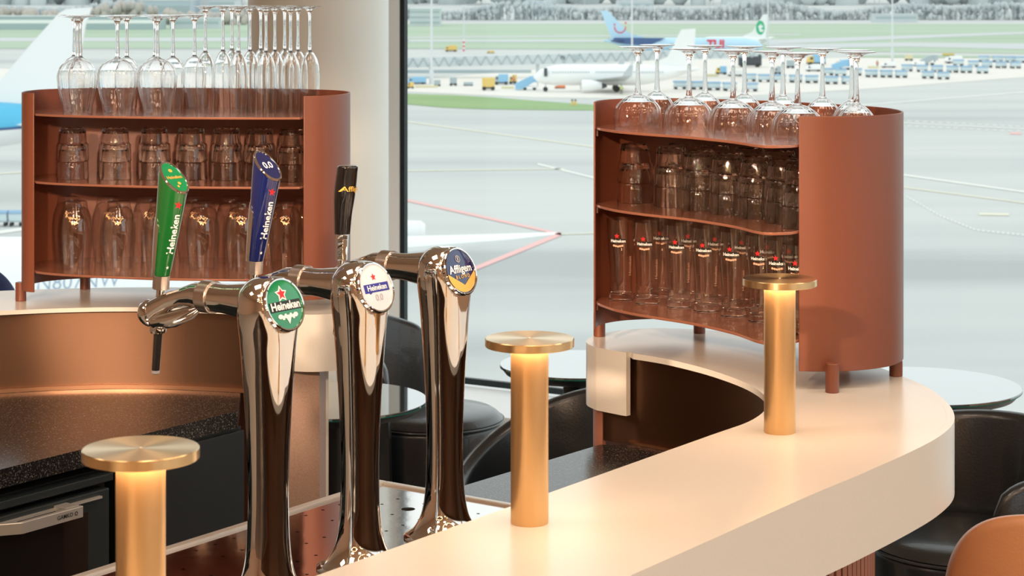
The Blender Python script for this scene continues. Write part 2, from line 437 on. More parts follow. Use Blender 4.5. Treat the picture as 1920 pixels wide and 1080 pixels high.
wl = [SN(1.55, nF)] + [SN(3.015, nF)] + [(-.548 * K, 4.195 * K)] + list(reversed(offset(lip, .0185)[:5 * 8 + 1]))
o = MB().prism(wl, ZW - .038, ZW).build('granite_worktop', M['granite'], smooth=0); fixn(o)
tag(o, 'speckled dark granite worktop in front of the curved copper backsplash on the left', 'worktop')
# dark storage cabinet
def sbox(b, s0_, s1_, n0, n1, z0, z1):
    b.prism([SN(s0_, n0), SN(s1_, n0), SN(s1_, n1), SN(s0_, n1)], z0, z1); return b
cab = empty('storage_cabinet', (*SN(2.86, nF - .2), 0), 0, 'matt black cabinet under the left granite worktop, right of the drinks fridge', 'cabinet')
bo = Vector(cab.location)
def SL(s, n): p = SN(s, n); return (p[0] - bo.x, p[1] - bo.y)
def sprism(s0_, s1_, n0, n1, z0, z1): return MB().prism([SL(s0_, n0), SL(s1_, n0), SL(s1_, n1), SL(s0_, n1)], z0, z1)
fixn(sprism(2.712, 3.035, nF - .010, nF - .26, .08, ZW - .039).build('body', M['cabinet'], cab, smooth=0))
fixn(sprism(2.715, 3.032, nF + .002, nF - .0095, .10, ZW - .046).build('door', M['cabinet'], cab, smooth=0, bevel=.001))
fixn(sprism(2.712, 3.035, nF - .05, nF - .25, .0, .0795).build('plinth', M['void'], cab, smooth=0))
# fridge
fr = empty('bar_fridge', (*SN(2.4, nF - .2), 0), 0, 'black under-counter bar fridge with glass door and bronze bar handle', 'fridge')
bo = Vector(fr.location)
def dz(d): return EYE - d * K
fixn(sprism(1.60, 2.690, nF - .03, nF - .30, .05, dz(.893)).build('body', M['void'], fr, smooth=0))
fixn(sprism(1.60, 2.680, nF + .004, nF - .029, dz(.909), dz(.895)).build('top_trim', M['cabinetlight'], fr, smooth=0, bevel=.002))
door = fixn(sprism(2.10, 2.668, nF + .006, nF - .028, .12, dz(.920)).build('door', M['cabinetlight'], fr, smooth=0, bevel=.003))
fixn(sprism(2.16, 2.614, nF + .008, nF + .0062, .17, dz(.952)).build('door_glass', M['fridgeglass'], door, smooth=0))
fixn(sprism(2.30, 2.643, nF + .014, nF + .0065, dz(.933), dz(.929)).build('chrome_strip', M['satin'], door, smooth=0))
door2 = fixn(sprism(1.60, 2.095, nF + .006, nF - .028, .12, dz(.920)).build('door', M['cabinetlight'], fr, smooth=0, bevel=.003))
hb = sprism(2.423, 2.563, nF + .050, nF + .040, dz(.945), dz(.925))
hb.prism([SL(2.533, nF + .0398), SL(2.563, nF + .0398), SL(2.563, nF + .0065), SL(2.533, nF + .0065)], dz(.935), dz(.925))
hb.prism([SL(2.423, nF + .050), SL(2.4235, nF + .040), SL(2.388, nF + .0065), SL(2.363, nF + .0065)], dz(.945), dz(.925))
hd = fixn(hb.build('handle', M['satin'], door, smooth=0, bevel=.0015))
u3 = Vector((.5762, .8173, 0)); n3 = Vector((.8173, -.5762, 0)); z3 = Vector((0, 0, 1))
c0 = Vector((*SL(2.520, nF + .0507), dz(.9350)))
decal('handle_lettering', text_geo('GAMKO', .0115, .01), plane_fn(c0, u3, z3), M['cabinet'], hd)
decal('handle_emblem', merge_geo(([(.030 + .0042 * math.cos(a) * q, .0042 * math.sin(a) * q) for q in (1, .65) for a in [2 * PI * i / 12 for i in range(12)]],
      [(i, (i + 1) % 12, 12 + (i + 1) % 12, 12 + i) for i in range(12)])), plane_fn(c0, u3, z3), M['cabinet'], hd)

# ------------------------------------------------------------------ drip tray
tray = empty('drip_tray', (*SN(2.3, -1.95), ZW), 0, 'polished steel drip tray with drain holes under the three beer taps', 'drip tray')
bo = Vector(tray.location)
ts0, ts1, tn0, tn1 = 1.70, 2.703, -2.171, -1.72
def loc3(s, n, z): p = SL(s, n); return (p[0], p[1], z - ZW)
zt = ZW + .001
# perforated plate: cells with a polygonal hole
pb = MB()
def cell(s_a, s_b, n_a, n_b, hole, z):
    cs, cn = (s_a + s_b) / 2, (n_a + n_b) / 2
    N = 16; outp = []; inp = []
    for i in range(N):
        a = 2 * PI * i / N; ca, sa = math.cos(a), math.sin(a); m_ = max(abs(ca), abs(sa))
        outp.append((cs + (s_b - s_a) / 2 * ca / m_, cn + (n_b - n_a) / 2 * sa / m_)); inp.append((cs + hole * ca, cn + hole * sa))
    vs = [loc3(*p, z) for p in outp] + [loc3(*p, z) for p in inp] + [loc3(*p, z - .004) for p in inp]
    fs = []
    for i in range(N):
        k = (i + 1) % N; fs.append((i, k, N + k, N + i)); fs.append((N + i, N + k, 2 * N + k, 2 * N + i))
    pb.add(vs, fs)
ns = 24; nn_ = 8
for i in range(ns):
    for j in range(nn_):
        sa = ts0 + .012 + (ts1 - ts0 - .024) * i / ns; sb = ts0 + .012 + (ts1 - ts0 - .024) * (i + 1) / ns
        na = tn0 + .012 + (tn1 - tn0 - .024) * j / nn_; nb = tn0 + .012 + (tn1 - tn0 - .024) * (j + 1) / nn_
        gap = (i % 6 == 5)
        h = .0028 if not gap else .00005
        if i == 21 and j == 2: h = .011
        cell(sa, sb, na, nb, h, zt + .007)
pb.build('perforated_plate', M['steel'], tray, smooth=0)
sprism(ts0 + .006, ts1 - .006, tn0 + .006, tn1 - .006, .0005, .002).build('tray_bottom', M['void'], tray, smooth=0)
rb = MB()
for (a, b, c, d) in ((ts0, ts1, tn0 - .004, tn0 + .012), (ts0, ts1, tn1 - .012, tn1), (ts0, ts0 + .012, tn0 + .012, tn1 - .012), (ts1 - .012, ts1, tn0 + .012, tn1 - .012)):
    rb.prism([SL(a, c), SL(b, c), SL(b, d), SL(a, d)], .0003, .0125)
fixn(rb.build('raised_rim', M['satin'], tray, smooth=0, bevel=.002))

# ------------------------------------------------------------------ beer taps
def interp(tab, x):
    for (a, b), (c, d) in zip(tab[:-1], tab[1:]):
        if x <= c:
            t = (x - a) / (c - a); t = t * t * (3 - 2 * t) if False else t
            return b + (d - b) * t
    return tab[-1][1]
TB = spline([(0, .056), (.006, .055), (.014, .046), (.035, .035), (.07, .0292), (.12, .0270), (.17, .0272), (.24, .0300), (.30, .0338), (.345, .0372), (.375, .0405), (.395, .0415), (.412, .0395), (.426, .0305), (.4335, .018), (.4355, .0006)], 5)
TT = math.radians(20); LC = Vector((.0285, 0, .400)); LN = Vector((math.cos(TT), 0, math.sin(TT)))
def make_tower(root):
    rings = []
    for h, r in TB:
        ring = []
        for j in range(72):
            a = 2 * PI * j / 72; x = r * math.cos(a); y = r * math.sin(a) * 1.04
            if .10 < h:
                fx = .0268 + .0095 * min(1, max(0, (h - .17) / .2)) if h < .372 else 9
                if h > .165 and x > fx: x = fx + (x - fx) * .06
            p = Vector((x, y, h))
            d = (p - LC).dot(LN)
            if h > .345 and d > -.003: p = p - LN * (d + .003)
            ring.append(p * K)
        rings.append(ring)
    return fixn(MB().loft(rings).build('tower', M['chrome'], root, smooth=50))
def kp(*p): return tuple(c * K for c in p)
def make_tap(px, Y, style, label):
    x0, y0 = PX(px, Y)
    root = empty('beer_tap', (x0, y0, ZW + .0085), math.atan2(-.5762, .8173), label, 'beer tap', 'beer taps on the drip tray')
    make_tower(root)
    # base flange
    MB().lathe([(0, 0), (.062 * K, 0), (.062 * K, .003), (.057 * K, .006), (0, .006)], 48).build('base_flange', M['chrome'], root)
    # arm
    fixn(MB().tube([kp(-.025, 0, .3985), kp(-.05, 0, .3985), kp(-.070, 0, .3985), kp(-.082, 0, .3985), kp(-.098, 0, .3985)], [.027 * K, .0235 * K, .0208 * K, .0200 * K, .0200 * K], 40).build('arm', M['chrome'], root))
    fixn(MB().lathe([(0, 0), (.0215 * K, 0), (.0225 * K, .001), (.0225 * K, .020 * K), (.0215 * K, .021 * K), (0, .021 * K)], 40).build('collar', M['chromebrush'], root, loc=kp(-.098, 0, .3985), rot=(0, -PI / 2, 0)))
    # faucet body, lower wing, nose
    fb = fixn(MB().tube([kp(-.118, 0, .3985), kp(-.134, 0, .399), kp(-.160, 0, .394), kp(-.185, 0, .386), kp(-.206, 0, .374), kp(-.217, 0, .367)], [.0190 * K, .0170 * K, .0125 * K, .0125 * K, .0155 * K, .0165 * K], 36).build('faucet_body', M['chrome'], root))
    fixn(MB().tube([kp(-.128, 0, .381), kp(-.145, 0, .373), kp(-.175, 0, .362), kp(-.205, 0, .355), kp(-.220, 0, .354)], [.006 * K, .013 * K, .017 * K, .016 * K, .008 * K], 28, ry=.7).build('lower_wing', M['chrome'], fb))
    nose = fixn(MB().lathe([(0, 0), (.0165 * K, 0), (.0190 * K, .005 * K), (.0185 * K, .013 * K), (.0135 * K, .020 * K), (.0065 * K, .024 * K), (.0055 * K, .019 * K), (0, .018 * K)], 36).build('faucet_cap', M['chrome'], fb, loc=kp(-.214, 0, .3685), rot=(0, -PI / 2 - math.radians(18), 0)))
    MB().lathe([(0, 0), (.0052 * K, 0), (.0052 * K, .001), (0, .001)], 20).build('cap_bore', M['void'], fb, loc=kp(-.2320, 0, .3628), rot=(0, -PI / 2 - math.radians(18), 0))
    sp = fixn(MB().lathe([(0, 0), (.0105 * K, 0), (.0115 * K, .004 * K), (.0105 * K, .012 * K), (0, .012 * K)], 28).build('spout_collar', M['chrome'], root, loc=kp(-.206, 0, .3395)))
    fixn(MB().tube([kp(-.206, 0, .3395), kp(-.211, 0, .286)], [.0062 * K, .0056 * K], 20).build('spout', M['nozzle'], root))
    fixn(MB().tube([kp(-.211, 0, .2865), kp(-.2112, 0, .2825), kp(-.2114, 0, .2805)], [.0060 * K, .0060 * K, .003 * K], 20).build('spout_tip', M['whitegloss'], root))
    # handle stem
    st = fixn(MB().tube([kp(-.204, 0, .378), kp(-.201, 0, .404)], .0058 * K, 16).build('handle_stem', M['chrome'], root))
    if style != 'black':
        fixn(MB().tube([kp(-.2010, 0, .4015), kp(-.1995, 0, .4205)], [.0118 * K, .0118 * K], 8).build('handle_collar', M['chromebrush'], root, smooth=20))
        zc = .4205; H = .137 if style == 'green' else .140
        base = Vector((-.1995, 0, zc)); ax = Vector((.023, 0, H))
        cut = 1.05
        def R(t): return (.0118 + .0082 * t ** .8)
        def axis(t): return base + ax * t
        rings = []
        for i in range(25):
            t = i / 24; r = R(t); c = axis(t); ring = []
            for j in range(48):
                a = 2 * PI * j / 48; x = r * math.cos(a); y = r * math.sin(a)
                ring.append((c + Vector((x, y, -x * cut * t))) * K)
            rings.append(ring)
        hd = fixn(MB().loft(rings).build('handle', M['green' if style == 'green' else 'navy'], root, smooth=45))
        # chrome spine on the server side
        rings = []
        for i in range(15):
            t = .0 + .70 * i / 14; r = R(t) + .0022 * min(1, (14 - i) / 3.); c = axis(t); w = 1.62 * min(1., .25 + (14 - i) / 5.)
            ring = [(c + Vector((r * math.cos(PI + w * q), r * math.sin(PI + w * q), 0))) * K for q in [k / 8 for k in range(-8, 9)]]
            ring += [(c + Vector(((r - .004) * math.cos(PI + w * q), (r - .004) * math.sin(PI + w * q), 0))) * K for q in [-k / 8 for k in range(-8, 9)]]
            rings.append(ring)
        fixn(MB().loft(rings).build('chrome_spine', M['chrome'], root, smooth=45))
        # cap
        c1 = axis(1.0); r1 = R(1.)
        uu = Vector((0, 1, 0)); vv = Vector((-1, 0, cut)).normalized(); nrm = Vector((cut, 0, 1)).normalized()
        vr = r1 * math.sqrt(1 + cut * cut)
        def capf(off): return lambda a, b: tuple((c1 + uu * a + vv * b + nrm * off) * K)
        b_ = MB(); N = 48; rr = []
        for (q, off) in ((1.0, 0.0002), (1.02, .0020), (.98, .0034), (.90, .0034), (.88, .0020)):
            rr.append([Vector(capf(off)(r1 * q * math.cos(2 * PI * j / N), vr * q * math.sin(2 * PI * j / N))) for j in range(N)])
        b_.loft(rr, cap=False); fixn(b_.build('cap_ring', M['chrome'], root))
        decal('cap_disc', disc_geo(r1 * .89, vr * .89), capf(.0024), M['greenlight' if style == 'green' else 'navy'], root)
        if style == 'green':
            decal('cap_lettering', text_geo('Heineken', .0075, .02), capf(.0028), M['gold'], root)
            decal('cap_dots', merge_geo(disc_geo(.0035, .003, 12, 0, .012), disc_geo(.003, .0025, 12, .002, -.011), disc_geo(.002, .002, 12, -.003, -.016)), capf(.0028), M['gold'], root)
        else:
            decal('cap_lettering', text_geo('0.0', .016, .02), capf(.0028), M['white'], root)
        # vertical lettering, star
        HE = H - .0185 * cut
        def hf(a, b, e=.0006):      # a runs up the handle, b runs across
            t = min(1, max(0, a / HE)); r = R(t) + e; an = -.30 - b / r
            c = axis(t); x = r * math.cos(an); y = r * math.sin(an)
            return tuple((c + Vector((x, y, -x * cut * t))) * K)
        vs, fs = text_geo('Heineken', .0150, .02)
        decal('handle_lettering', ([(x + HE * .50, y - .0005) for x, y in vs], fs), hf, M['white'], root)
        vs, fs = star_geo(.0062)
        decal('handle_star', ([(y + HE * .86, -x) for x, y in vs], fs), hf, M['red'], root)
        vs, fs = star_geo(.0026)
        decal('handle_crest', ([(y + HE * .10, -x) for x, y in vs], fs), hf, M['white'], root)
    else:
        fixn(MB().tube([kp(-.2015, 0, .3995), kp(-.1995, 0, .440)], [.0095 * K, .0105 * K], 8).build('handle_collar', M['chrome'], root, smooth=20))
        pr = [(-.1995, .440, .0125), (-.198, .470, .0142), (-.1955, .495, .0165), (-.193, .515, .0170), (-.190, .535, .0165), (-.1885, .545, .0160), (-.188, .547, .012)]
        pr = spline(pr, 4)
        rings = [[(p[0] * K + p[2] * K * math.cos(2 * PI * j / 32), p[2] * K * math.sin(2 * PI * j / 32), p[1] * K) for j in range(32)] for p in pr]
        fixn(MB().loft(rings).build('handle', M['blacken'], root, smooth=45))
        def hf(a, b):
            y = a; r = .0178; x = math.sqrt(max(r * r - y * y, 1e-9)); return kp(-.1925 + x, y, .511 + b)
        decal('handle_lettering', text_geo('Affligem', .0112, .01), hf, M['gold'], root)
    # medallion
    uu = Vector((0, 1, 0)); vv = Vector((-math.sin(TT), 0, math.cos(TT)))
    RU, RV = .0345, .0335
    def lf(off):
        def f(a, b):
            q = (a / RU) ** 2 + (b / RV) ** 2
            return tuple((LC + uu * a + vv * b + LN * (off + .0016 * max(0, 1 - q))) * K)
        return f
    N = 64; b_ = MB(); rr = []
    for q, off in ((1.10, -.0028), (1.10, .0012), (1.06, .0026), (1.0, .0022), (.99, .0)):
        rr.append([Vector((LC + uu * RU * q * math.cos(2 * PI * j / N) + vv * RV * q * math.sin(2 * PI * j / N) + LN * off) * K) for j in range(N)])
    b_.loft(rr, cap=False); ring = fixn(b_.build('medallion_ring', M['chrome'], root))
    # domed face in rings
    rings = [[lf(.0006)(RU * q * math.cos(2 * PI * j / N), RV * q * math.sin(2 * PI * j / N)) for j in range(N)] for q in (1, .97, .9, .8, .65, .5, .35, .2, .08)]
    face = MB().loft(rings, cap=False); face.add(rings[-1], [tuple(range(N))])
    fm = {'green': 'greenlight', 'navy': 'whitegloss', 'black': 'navy'}[style]
    fc = face.build('medallion_face', M[fm], root)
    def sh(g, dx, dy): return ([(x + dx, y + dy) for x, y in g[0]], g[1])
    if style == 'green':
        decal('medallion_star_border', star_geo(.0118, .55, -.003, .0145), lf(.0010), M['white'], fc)
        decal('medallion_star', star_geo(.0088, .45, -.003, .0145), lf(.0014), M['red'], fc)
        decal('medallion_band', rect_geo(.062, .0135, 24, 0, -.002), lf(.0009), M['blackprint'], fc)
        decal('medallion_lettering', sh(text_geo('Heineken', .0150, .03), 0, -.002), lf(.0014), M['white'], fc)
        decal('medallion_hops', merge_geo(*[disc_geo(.0036 + .0012 * math.cos(i * 2.1), .0033, 8, -.015 + i * .005, -.0155 - .002 * (i % 2)) for i in range(7)], poly_geo([(-.006, -.016), (0, -.027), (.006, -.016)])), lf(.0012), M['white'], fc)
    elif style == 'navy':
        decal('medallion_star', star_geo(.0060, .42, -.002, .0150), lf(.0012), M['red'], fc)
        decal('medallion_banner', merge_geo(rect_geo(.054, .0125, 24, 0, -.0005), poly_geo([(-.019, -.0067), (-.017, -.009), (-.012, -.0067)])), lf(.0010), M['blue_navy_print'], fc)
        decal('medallion_lettering', sh(text_geo('Heineken', .0112, .02), 0, -.0005), lf(.0016), M['white'], fc)
        decal('medallion_number', sh(text_geo('0.0', .0135, .0), 0, -.0150), lf(.0012), M['silverprint'], fc)
    else:
        cols = []; fs_ = []
        for i in range(41):
            x = -.0325 + .065 * i / 40; yb_ = -.0320 * math.sqrt(max(0, 1 - (x / .0335) ** 2)); yt_ = max(yb_, -.0215 + abs(x) / .0325 * .0195)
            cols += [(x, yb_ + (yt_ - yb_) * k / 5) for k in range(6)]
            if i: fs_ += [((i - 1) * 6 + k, i * 6 + k, i * 6 + k + 1, (i - 1) * 6 + k + 1) for k in range(5)]
        decal('medallion_chevron', (cols, fs_), lf(.0012), M['gold'], fc)
        decal('medallion_lettering', sh(text_geo('Affligem', .0165, .02), 0, .003), lf(.0014), M['white'], fc)
        decal('medallion_word', sh(text_geo('B L O N D', .0075, .02), 0, -.0088), lf(.0016), M['gold'], fc)
        nring = 20
        decal('medallion_emblem', merge_geo(([(-.001 + .0055 * q * math.cos(2 * PI * i / nring), .0185 + .0055 * q * math.sin(2 * PI * i / nring)) for q in (1, .75) for i in range(nring)], [(i, (i + 1) % nring, nring + (i + 1) % nring, nring + i) for i in range(nring)]),
              rect_geo(.003, .006, 2, -.001, .0185)), lf(.0014), M['silverprint'], fc)
    return root
make_tap(503, 2.80, 'green', 'chrome beer tap with green handle and round green medallion, nearest the camera')
make_tap(675, 2.955, 'navy', 'chrome beer tap with navy blue handle and white 0.0 medallion, middle of three')
make_tap(834, 3.12, 'black', 'chrome beer tap with short black handle and dark medallion, farthest of three')

# ------------------------------------------------------------------ brass bar lamps
def make_lamp(x, Y, label):
    p = PX(x, Y); r = empty('brass_lamp', (p[0], p[1], ZB), 0, label, 'lamp', 'brass lamps standing along the bar counter')
    h = .2265 * K
    fixn(MB().lathe([(0, 0), (.0232 * K, 0), (.0234 * K, .001), (.0234 * K, h - .0095), (0, h - .0095)], 64).build('column', M['brass'], r))
    fixn(MB().lathe([(.0232 * K, 0), (.0545 * K, 0), (.0552 * K, .0008), (.0552 * K, .0095 * K), (.0545 * K, .0103 * K), (0, .0103 * K)], 96).build('disc_head', M['brassdisc'], r, loc=(0, 0, h - .0095)))
    MB().lathe([(.0250 * K, -.0003), (.0400 * K, -.0003), (.0400 * K, -.0012), (.0250 * K, -.0012), (.0250 * K, -.0003)], 48).build('led_ring', M['led'], r, loc=(0, 0, h - .0095))
    MB().lathe([(0, .0006), (.0016, .0006), (.0016, 0)], 16).build('touch_button', M['white'], r, loc=(0, 0, h - .0095 + .0103 * K))
    return r
make_lamp(264, 1.968, 'largest brass mushroom lamp, nearest the camera, in front of the drinks fridge')
make_lamp(993, 2.575, 'middle brass mushroom lamp on the straight part of the bar')
make_lamp(1462, 3.092, 'brass mushroom lamp on the bar in front of the right glass rack')

# ------------------------------------------------------------------ glass racks
def rack(name, label, wall, fronts, z0, z1, shelves, feet, lipz, origin, th=.0042, inner=None):
    r = empty(name, (origin[0] * K, origin[1] * K, ZB), 0, label, 'glass rack', 'terracotta glass racks on the bar')
    bx, by = origin[0] * K, origin[1] * K
    def LL(path): return [(p[0] - bx, p[1] - by) for p in path]
    w = S(spline(wall, 6))
    fixn(MB().ribbon(LL(w), -th, z0 - ZB, z1 - ZB).build('curved_panel', M['rack'], r, bevel=.0015))
    inn_ = offset(w, -th - .0006)
    for k, (zs, front) in enumerate(zip(shelves, fronts)):
        f = S(spline(front, 6))
        poly_ = LL(inn_ + list(f))
        sh_ = fixn(MB().prism(poly_, zs - ZB - .0055, zs - ZB).build('shelf', M['shelf'], r, bevel=.0012))
        fixn(MB().ribbon(LL(offset(w, -th - .001)[2:-2]), -.0035, zs - ZB - .020, zs - ZB - .0060).build('shelf_bracket', M['rack'], sh_))
    for (fx, fy, ft) in feet:
        fixn(MB().lathe([(0, 0), (.0105 * K, 0), (.0112 * K, .001), (.0112 * K, ft - .001), (.0105 * K, ft), (0, ft)], 32).build('foot', M['rack'], r, loc=(fx * K - bx, fy * K - by, 0)))
    return r
# direction: walls run so that the inside lies to the right
wallR = [(.150, 3.825), (.156, 3.865), (.176, 3.90), (.211, 3.93), (.26, 3.946), (.307, 3.946), (.395, 3.912), (.47, 3.862), (.54, 3.80), (.60, 3.735), (.650, 3.662), (.668, 3.59), (.662, 3.52), (.63, 3.462), (.577, 3.425), (.52, 3.412), (.471, 3.415)]
frR = [(.456, 3.402), (.41, 3.400), (.375, 3.486), (.337, 3.552), (.296, 3.608), (.231, 3.675), (.187, 3.735), (.160, 3.80)]
shR = [EYE - .268 * K, EYE - .410 * K, EYE - .589 * K]
rack('glass_rack', 'tall curved terracotta metal glass rack standing on the right end of the bar', wallR, [frR] * 3, EYE - .6405 * K, EYE - .2215 * K, shR,
     [(.165, 3.852 + .075, .052), (.357, 3.962, .05), (.652, 3.532, .030), (.522, 3.391, .055), (.60, 3.765, .05)], .012, (.40, 3.68))
wallL = [(-.992, 4.315), (-1.012, 4.325), (-1.028, 4.36), (-1.028, 4.42), (-1.005, 4.475), (-.94, 4.518), (-.826, 4.54), (-.68, 4.53), (-.50, 4.495), (-.40, 4.455), (-.350, 4.40), (-.338, 4.34), (-.350, 4.275), (-.38, 4.225), (-.421, 4.205)]
frL = [(-.428, 4.190), (-.55, 4.190), (-.71, 4.205), (-.85, 4.240), (-.94, 4.275), (-.985, 4.305)]
shL = [EYE - .274 * K, EYE - .414 * K, EYE - .600 * K]
rack('glass_rack', 'wide curved terracotta metal glass rack on the left ledge behind the taps', wallL, [frL] * 3, EYE - .6455 * K, EYE - .2320 * K, shL,
     [(-1.03, 4.392 - .03, .045), (-.93, 4.532, .04), (-.655, 4.545, .04), (-.37, 4.475, .04)], .012, (-.70, 4.38))

# ------------------------------------------------------------------ glassware
def stem_glass(name, bowl, H, hb, rstem, rfoot, ribs, label, cat, group):
    """upside-down stemmed glass; bowl = [(r, z)] from rim (z=0) to joint (z=hb), foot at z=H"""
    r = empty(name, (0, 0, 0), 0, label, cat, group)
    t = .0011
    prof = spline(bowl, 4)
    outer_ = [(a * K, b * K) for a, b in prof]
    inner_ = [(max(a * K - t, .0004), b * K - (t * 1.2 if b > hb * .8 else 0)) for a, b in prof if b < hb * .985]
    inner_ = [p for p in inner_ if p[0] > .0035 * K]
    top = outer_[-1][1]
    pr = [(0, top)] + list(reversed(outer_)) + inner_ + [(0, inner_[-1][1] + .0012)]
    def md(a, z, rr):
        w = math.sin(PI * min(1, max(0, z / (hb * K)))) ; return 1 + ribs * w * math.cos(20 * a)
    fixn(MB().lathe(pr, 120 if ribs else 48, mod=md if ribs else None).build('bowl', M['glass'], r, smooth=60))
    rj = bowl[-1][0]
    sp = spline([(rj, hb + .0001), (rstem * 1.25, hb + .010), (rstem, hb + .028), (rstem * .92, (hb + H) / 2), (rstem * 1.05, H - .022), (rstem * 1.7, H - .012), (rstem * 3.2, H - .0065)], 4)
    fixn(MB().lathe([(0, sp[0][1] * K)] + [(a * K, b * K) for a, b in sp] + [(0, sp[-1][1] * K)], 32).build('stem', M['glass'], r, smooth=60))
    rf = rstem * 3.2
    fixn(MB().lathe([(0, (H - .0064) * K), (rf * K, (H - .0064) * K), (rfoot * .6 * K, (H - .0032) * K), (rfoot * K, (H - .0012) * K), (rfoot * K, (H - .0002) * K), (0, H * K)], 48).build('foot', M['glass'], r, smooth=60))
    return r
ORD = ['first', 'second', 'third', 'fourth', 'fifth', 'sixth', 'seventh', 'eighth', 'ninth', 'tenth', 'eleventh', 'twelfth']
EPS = .0004
def place(proto, spots, z, labels, group, rzs=None):
    for i, (X, Y) in enumerate(spots):
        loc = (X * K, Y * K, z + EPS); rz = (i * 37 % 60) / 57.3 if rzs is None else rzs
        if i == 0 and proto.get('used') is None:
            proto.location = loc; proto.rotation_euler = (0, 0, rz); proto['label'] = labels[i]; proto['group'] = group; proto['used'] = 1
        else:
            d = dup(proto, loc, rz, labels[i], group)
def P2(x, Y): return ((x - 960) / FPX * Y, Y)
def lab(fmt, n): return [fmt.format(ORD[i]) for i in range(n)]

# left rack, top shelf
wine_bowl = [(.0290, 0), (.0330, .022), (.0385, .045), (.0412, .068), (.0408, .082), (.034, .099), (.020, .1085), (.008, .1135), (.0042, .117)]
bigL = stem_glass('wine_glass', wine_bowl, .2020, .117, .0038, .039, .011, 'x', 'wine glass', 'x')
place(bigL, [P2(145, 4.33), P2(220, 4.33), P2(295, 4.33)], shL[0], lab('large upturned wine glass at the front edge of the left rack, {} from the left', 3), 'large wine glasses on the left rack', 0)
small_bowl = [(.0195, 0), (.0225, .025), (.0248, .050), (.0255, .072), (.0235, .092), (.016, .106), (.007, .112), (.0038, .116)]
smL = stem_glass('wine_glass', small_bowl, .2025, .116, .0034, .029, .004, 'x', 'wine glass', 'x')
place(smL, [P2(139, 4.465), (-.9145, 4.405), (-.8158, 4.405), (-.7640, 4.450), (-.718, 4.405), (-.680, 4.455)], shL[0], lab('narrow upturned wine glass in the back row of the left rack, {} from the left', 6), 'narrow wine glasses on the left rack', 0)
fl_bowl = [(.0180, 0), (.0192, .03), (.0203, .06), (.0200, .085), (.0165, .107), (.0105, .120), (.0055, .127), (.0036, .130)]
fl = stem_glass('champagne_flute', fl_bowl, .2225, .130, .0032, .0245, .004, 'x', 'champagne flute', 'x')
place(fl, [P2(385, 4.31), P2(447, 4.31), P2(499, 4.31), P2(545, 4.305)], shL[0], lab('upturned champagne flute in the front row of the left rack, {} from the left', 4), 'champagne flutes on the left rack', 0)
place(fl, [P2(418, 4.38), P2(469, 4.38), P2(515.5, 4.38), P2(559, 4.385), P2(581, 4.350)], shL[0], lab('upturned champagne flute in the middle row of the left rack, {} from the left', 5), 'champagne flutes on the left rack', 0)
place(fl, [P2(435, 4.455), P2(489, 4.455), P2(534, 4.45)], shL[0], lab('upturned champagne flute in the back row of the left rack, {} from the left', 3), 'champagne flutes on the left rack', 0)
# right rack, top shelf
gin_bowl = [(.0430, 0), (.0443, .010), (.0436, .022), (.0400, .038), (.0300, .050), (.0180, .0585), (.0085, .0615), (.0058, .0635)]
gin = stem_glass('cocktail_glass', gin_bowl, .1485, .0635, .0040, .036, .020, 'x', 'wine glass', 'x')
place(gin, [P2(1196, 3.80), P2(1292, 3.70), (.3848, 3.62), (.4443, 3.553), (.4765, 3.470)], shR[0], lab('wide ribbed upturned wine glass at the front of the right rack, {} from the left', 5), 'wide ribbed wine glasses on the right rack', 0)
gs_bowl = [(.0345, 0), (.0362, .010), (.0355, .022), (.0310, .038), (.0240, .050), (.0150, .0585), (.0080, .0625), (.0055, .0645)]
gs = stem_glass('cocktail_glass', gs_bowl, .1500, .0645, .0038, .033, .016, 'x', 'wine glass', 'x')
place(gs, [P2(1232, 3.875), P2(1322, 3.83), P2(1396, 3.78), P2(1468, 3.73), P2(1542, 3.66), P2(1597, 3.57), (.576, 3.480)], shR[0], lab('smaller upturned wine glass at the back of the right rack, {} from the left', 7), 'smaller wine glasses on the right rack', 0)

# nested tumblers
def tumbler():
    H = .0715
    out = [(0, H), (.0225, H), (.0258, H - .0022), (.0274, H - .007), (.0292, .042), (.0298, .0375), (.0322, .0352), (.0330, .0335), (.0332, .018), (.0335, .0008), (.0331, 0)]
    inn2 = [(.0323, .0004), (.0320, .018), (.0318, .0330), (.0306, .0352), (.0286, .0375), (.0280, .042), (.0262, H - .013), (.0235, H - .0098), (0, H - .0092)]
    pr = [(a * K, b * K) for a, b in out + inn2]
    n_out = len(out)
    def md(a, z, rr):
        zz = z / K
        if zz > .040 and rr > .0225 * K: return 1 - .045 * (1 - abs(math.cos(6.0 * a))) * min(1, (zz - .040) / .006)
        return 1
    r = fixn(MB().lathe(pr, 96, mod=md).build('tumbler', M['glass_tumbler'], smooth=30))
    tag(r, 'x', 'tumbler', 'x')
    return r
tb = tumbler()
OFFT = .0370 * K
def stacks(spots, z, fmt_low, fmt_up, group):
    for i, (X, Y) in enumerate(spots):
        place(tb, [(X, Y)], z, [fmt_low.format(ORD[i])], group, .1 * i)
        place(tb, [(X, Y)], z + OFFT, [fmt_up.format(ORD[i])], group, .1 * i + .2)
stacks([P2(136, 4.365), P2(216, 4.36), P2(290, 4.36), P2(359, 4.355), P2(425, 4.35), P2(487, 4.335), P2(548, 4.31)], shL[1],
       'lower upturned tumbler of the {} stack from the left, left rack middle shelf', 'upper upturned tumbler of the {} stack from the left, left rack middle shelf', 'stacked tumblers on the left rack')
stacks([P2(1190.5, 3.865), (.291, 3.795), (.337, 3.735), P2(1366, 3.671), P2(1419, 3.61), (.463, 3.54), (.482, 3.462)], shR[1],
       'lower upturned tumbler of the {} front stack from the left, right rack', 'upper upturned tumbler of the {} front stack from the left, right rack', 'stacked tumblers at the front of the right rack')
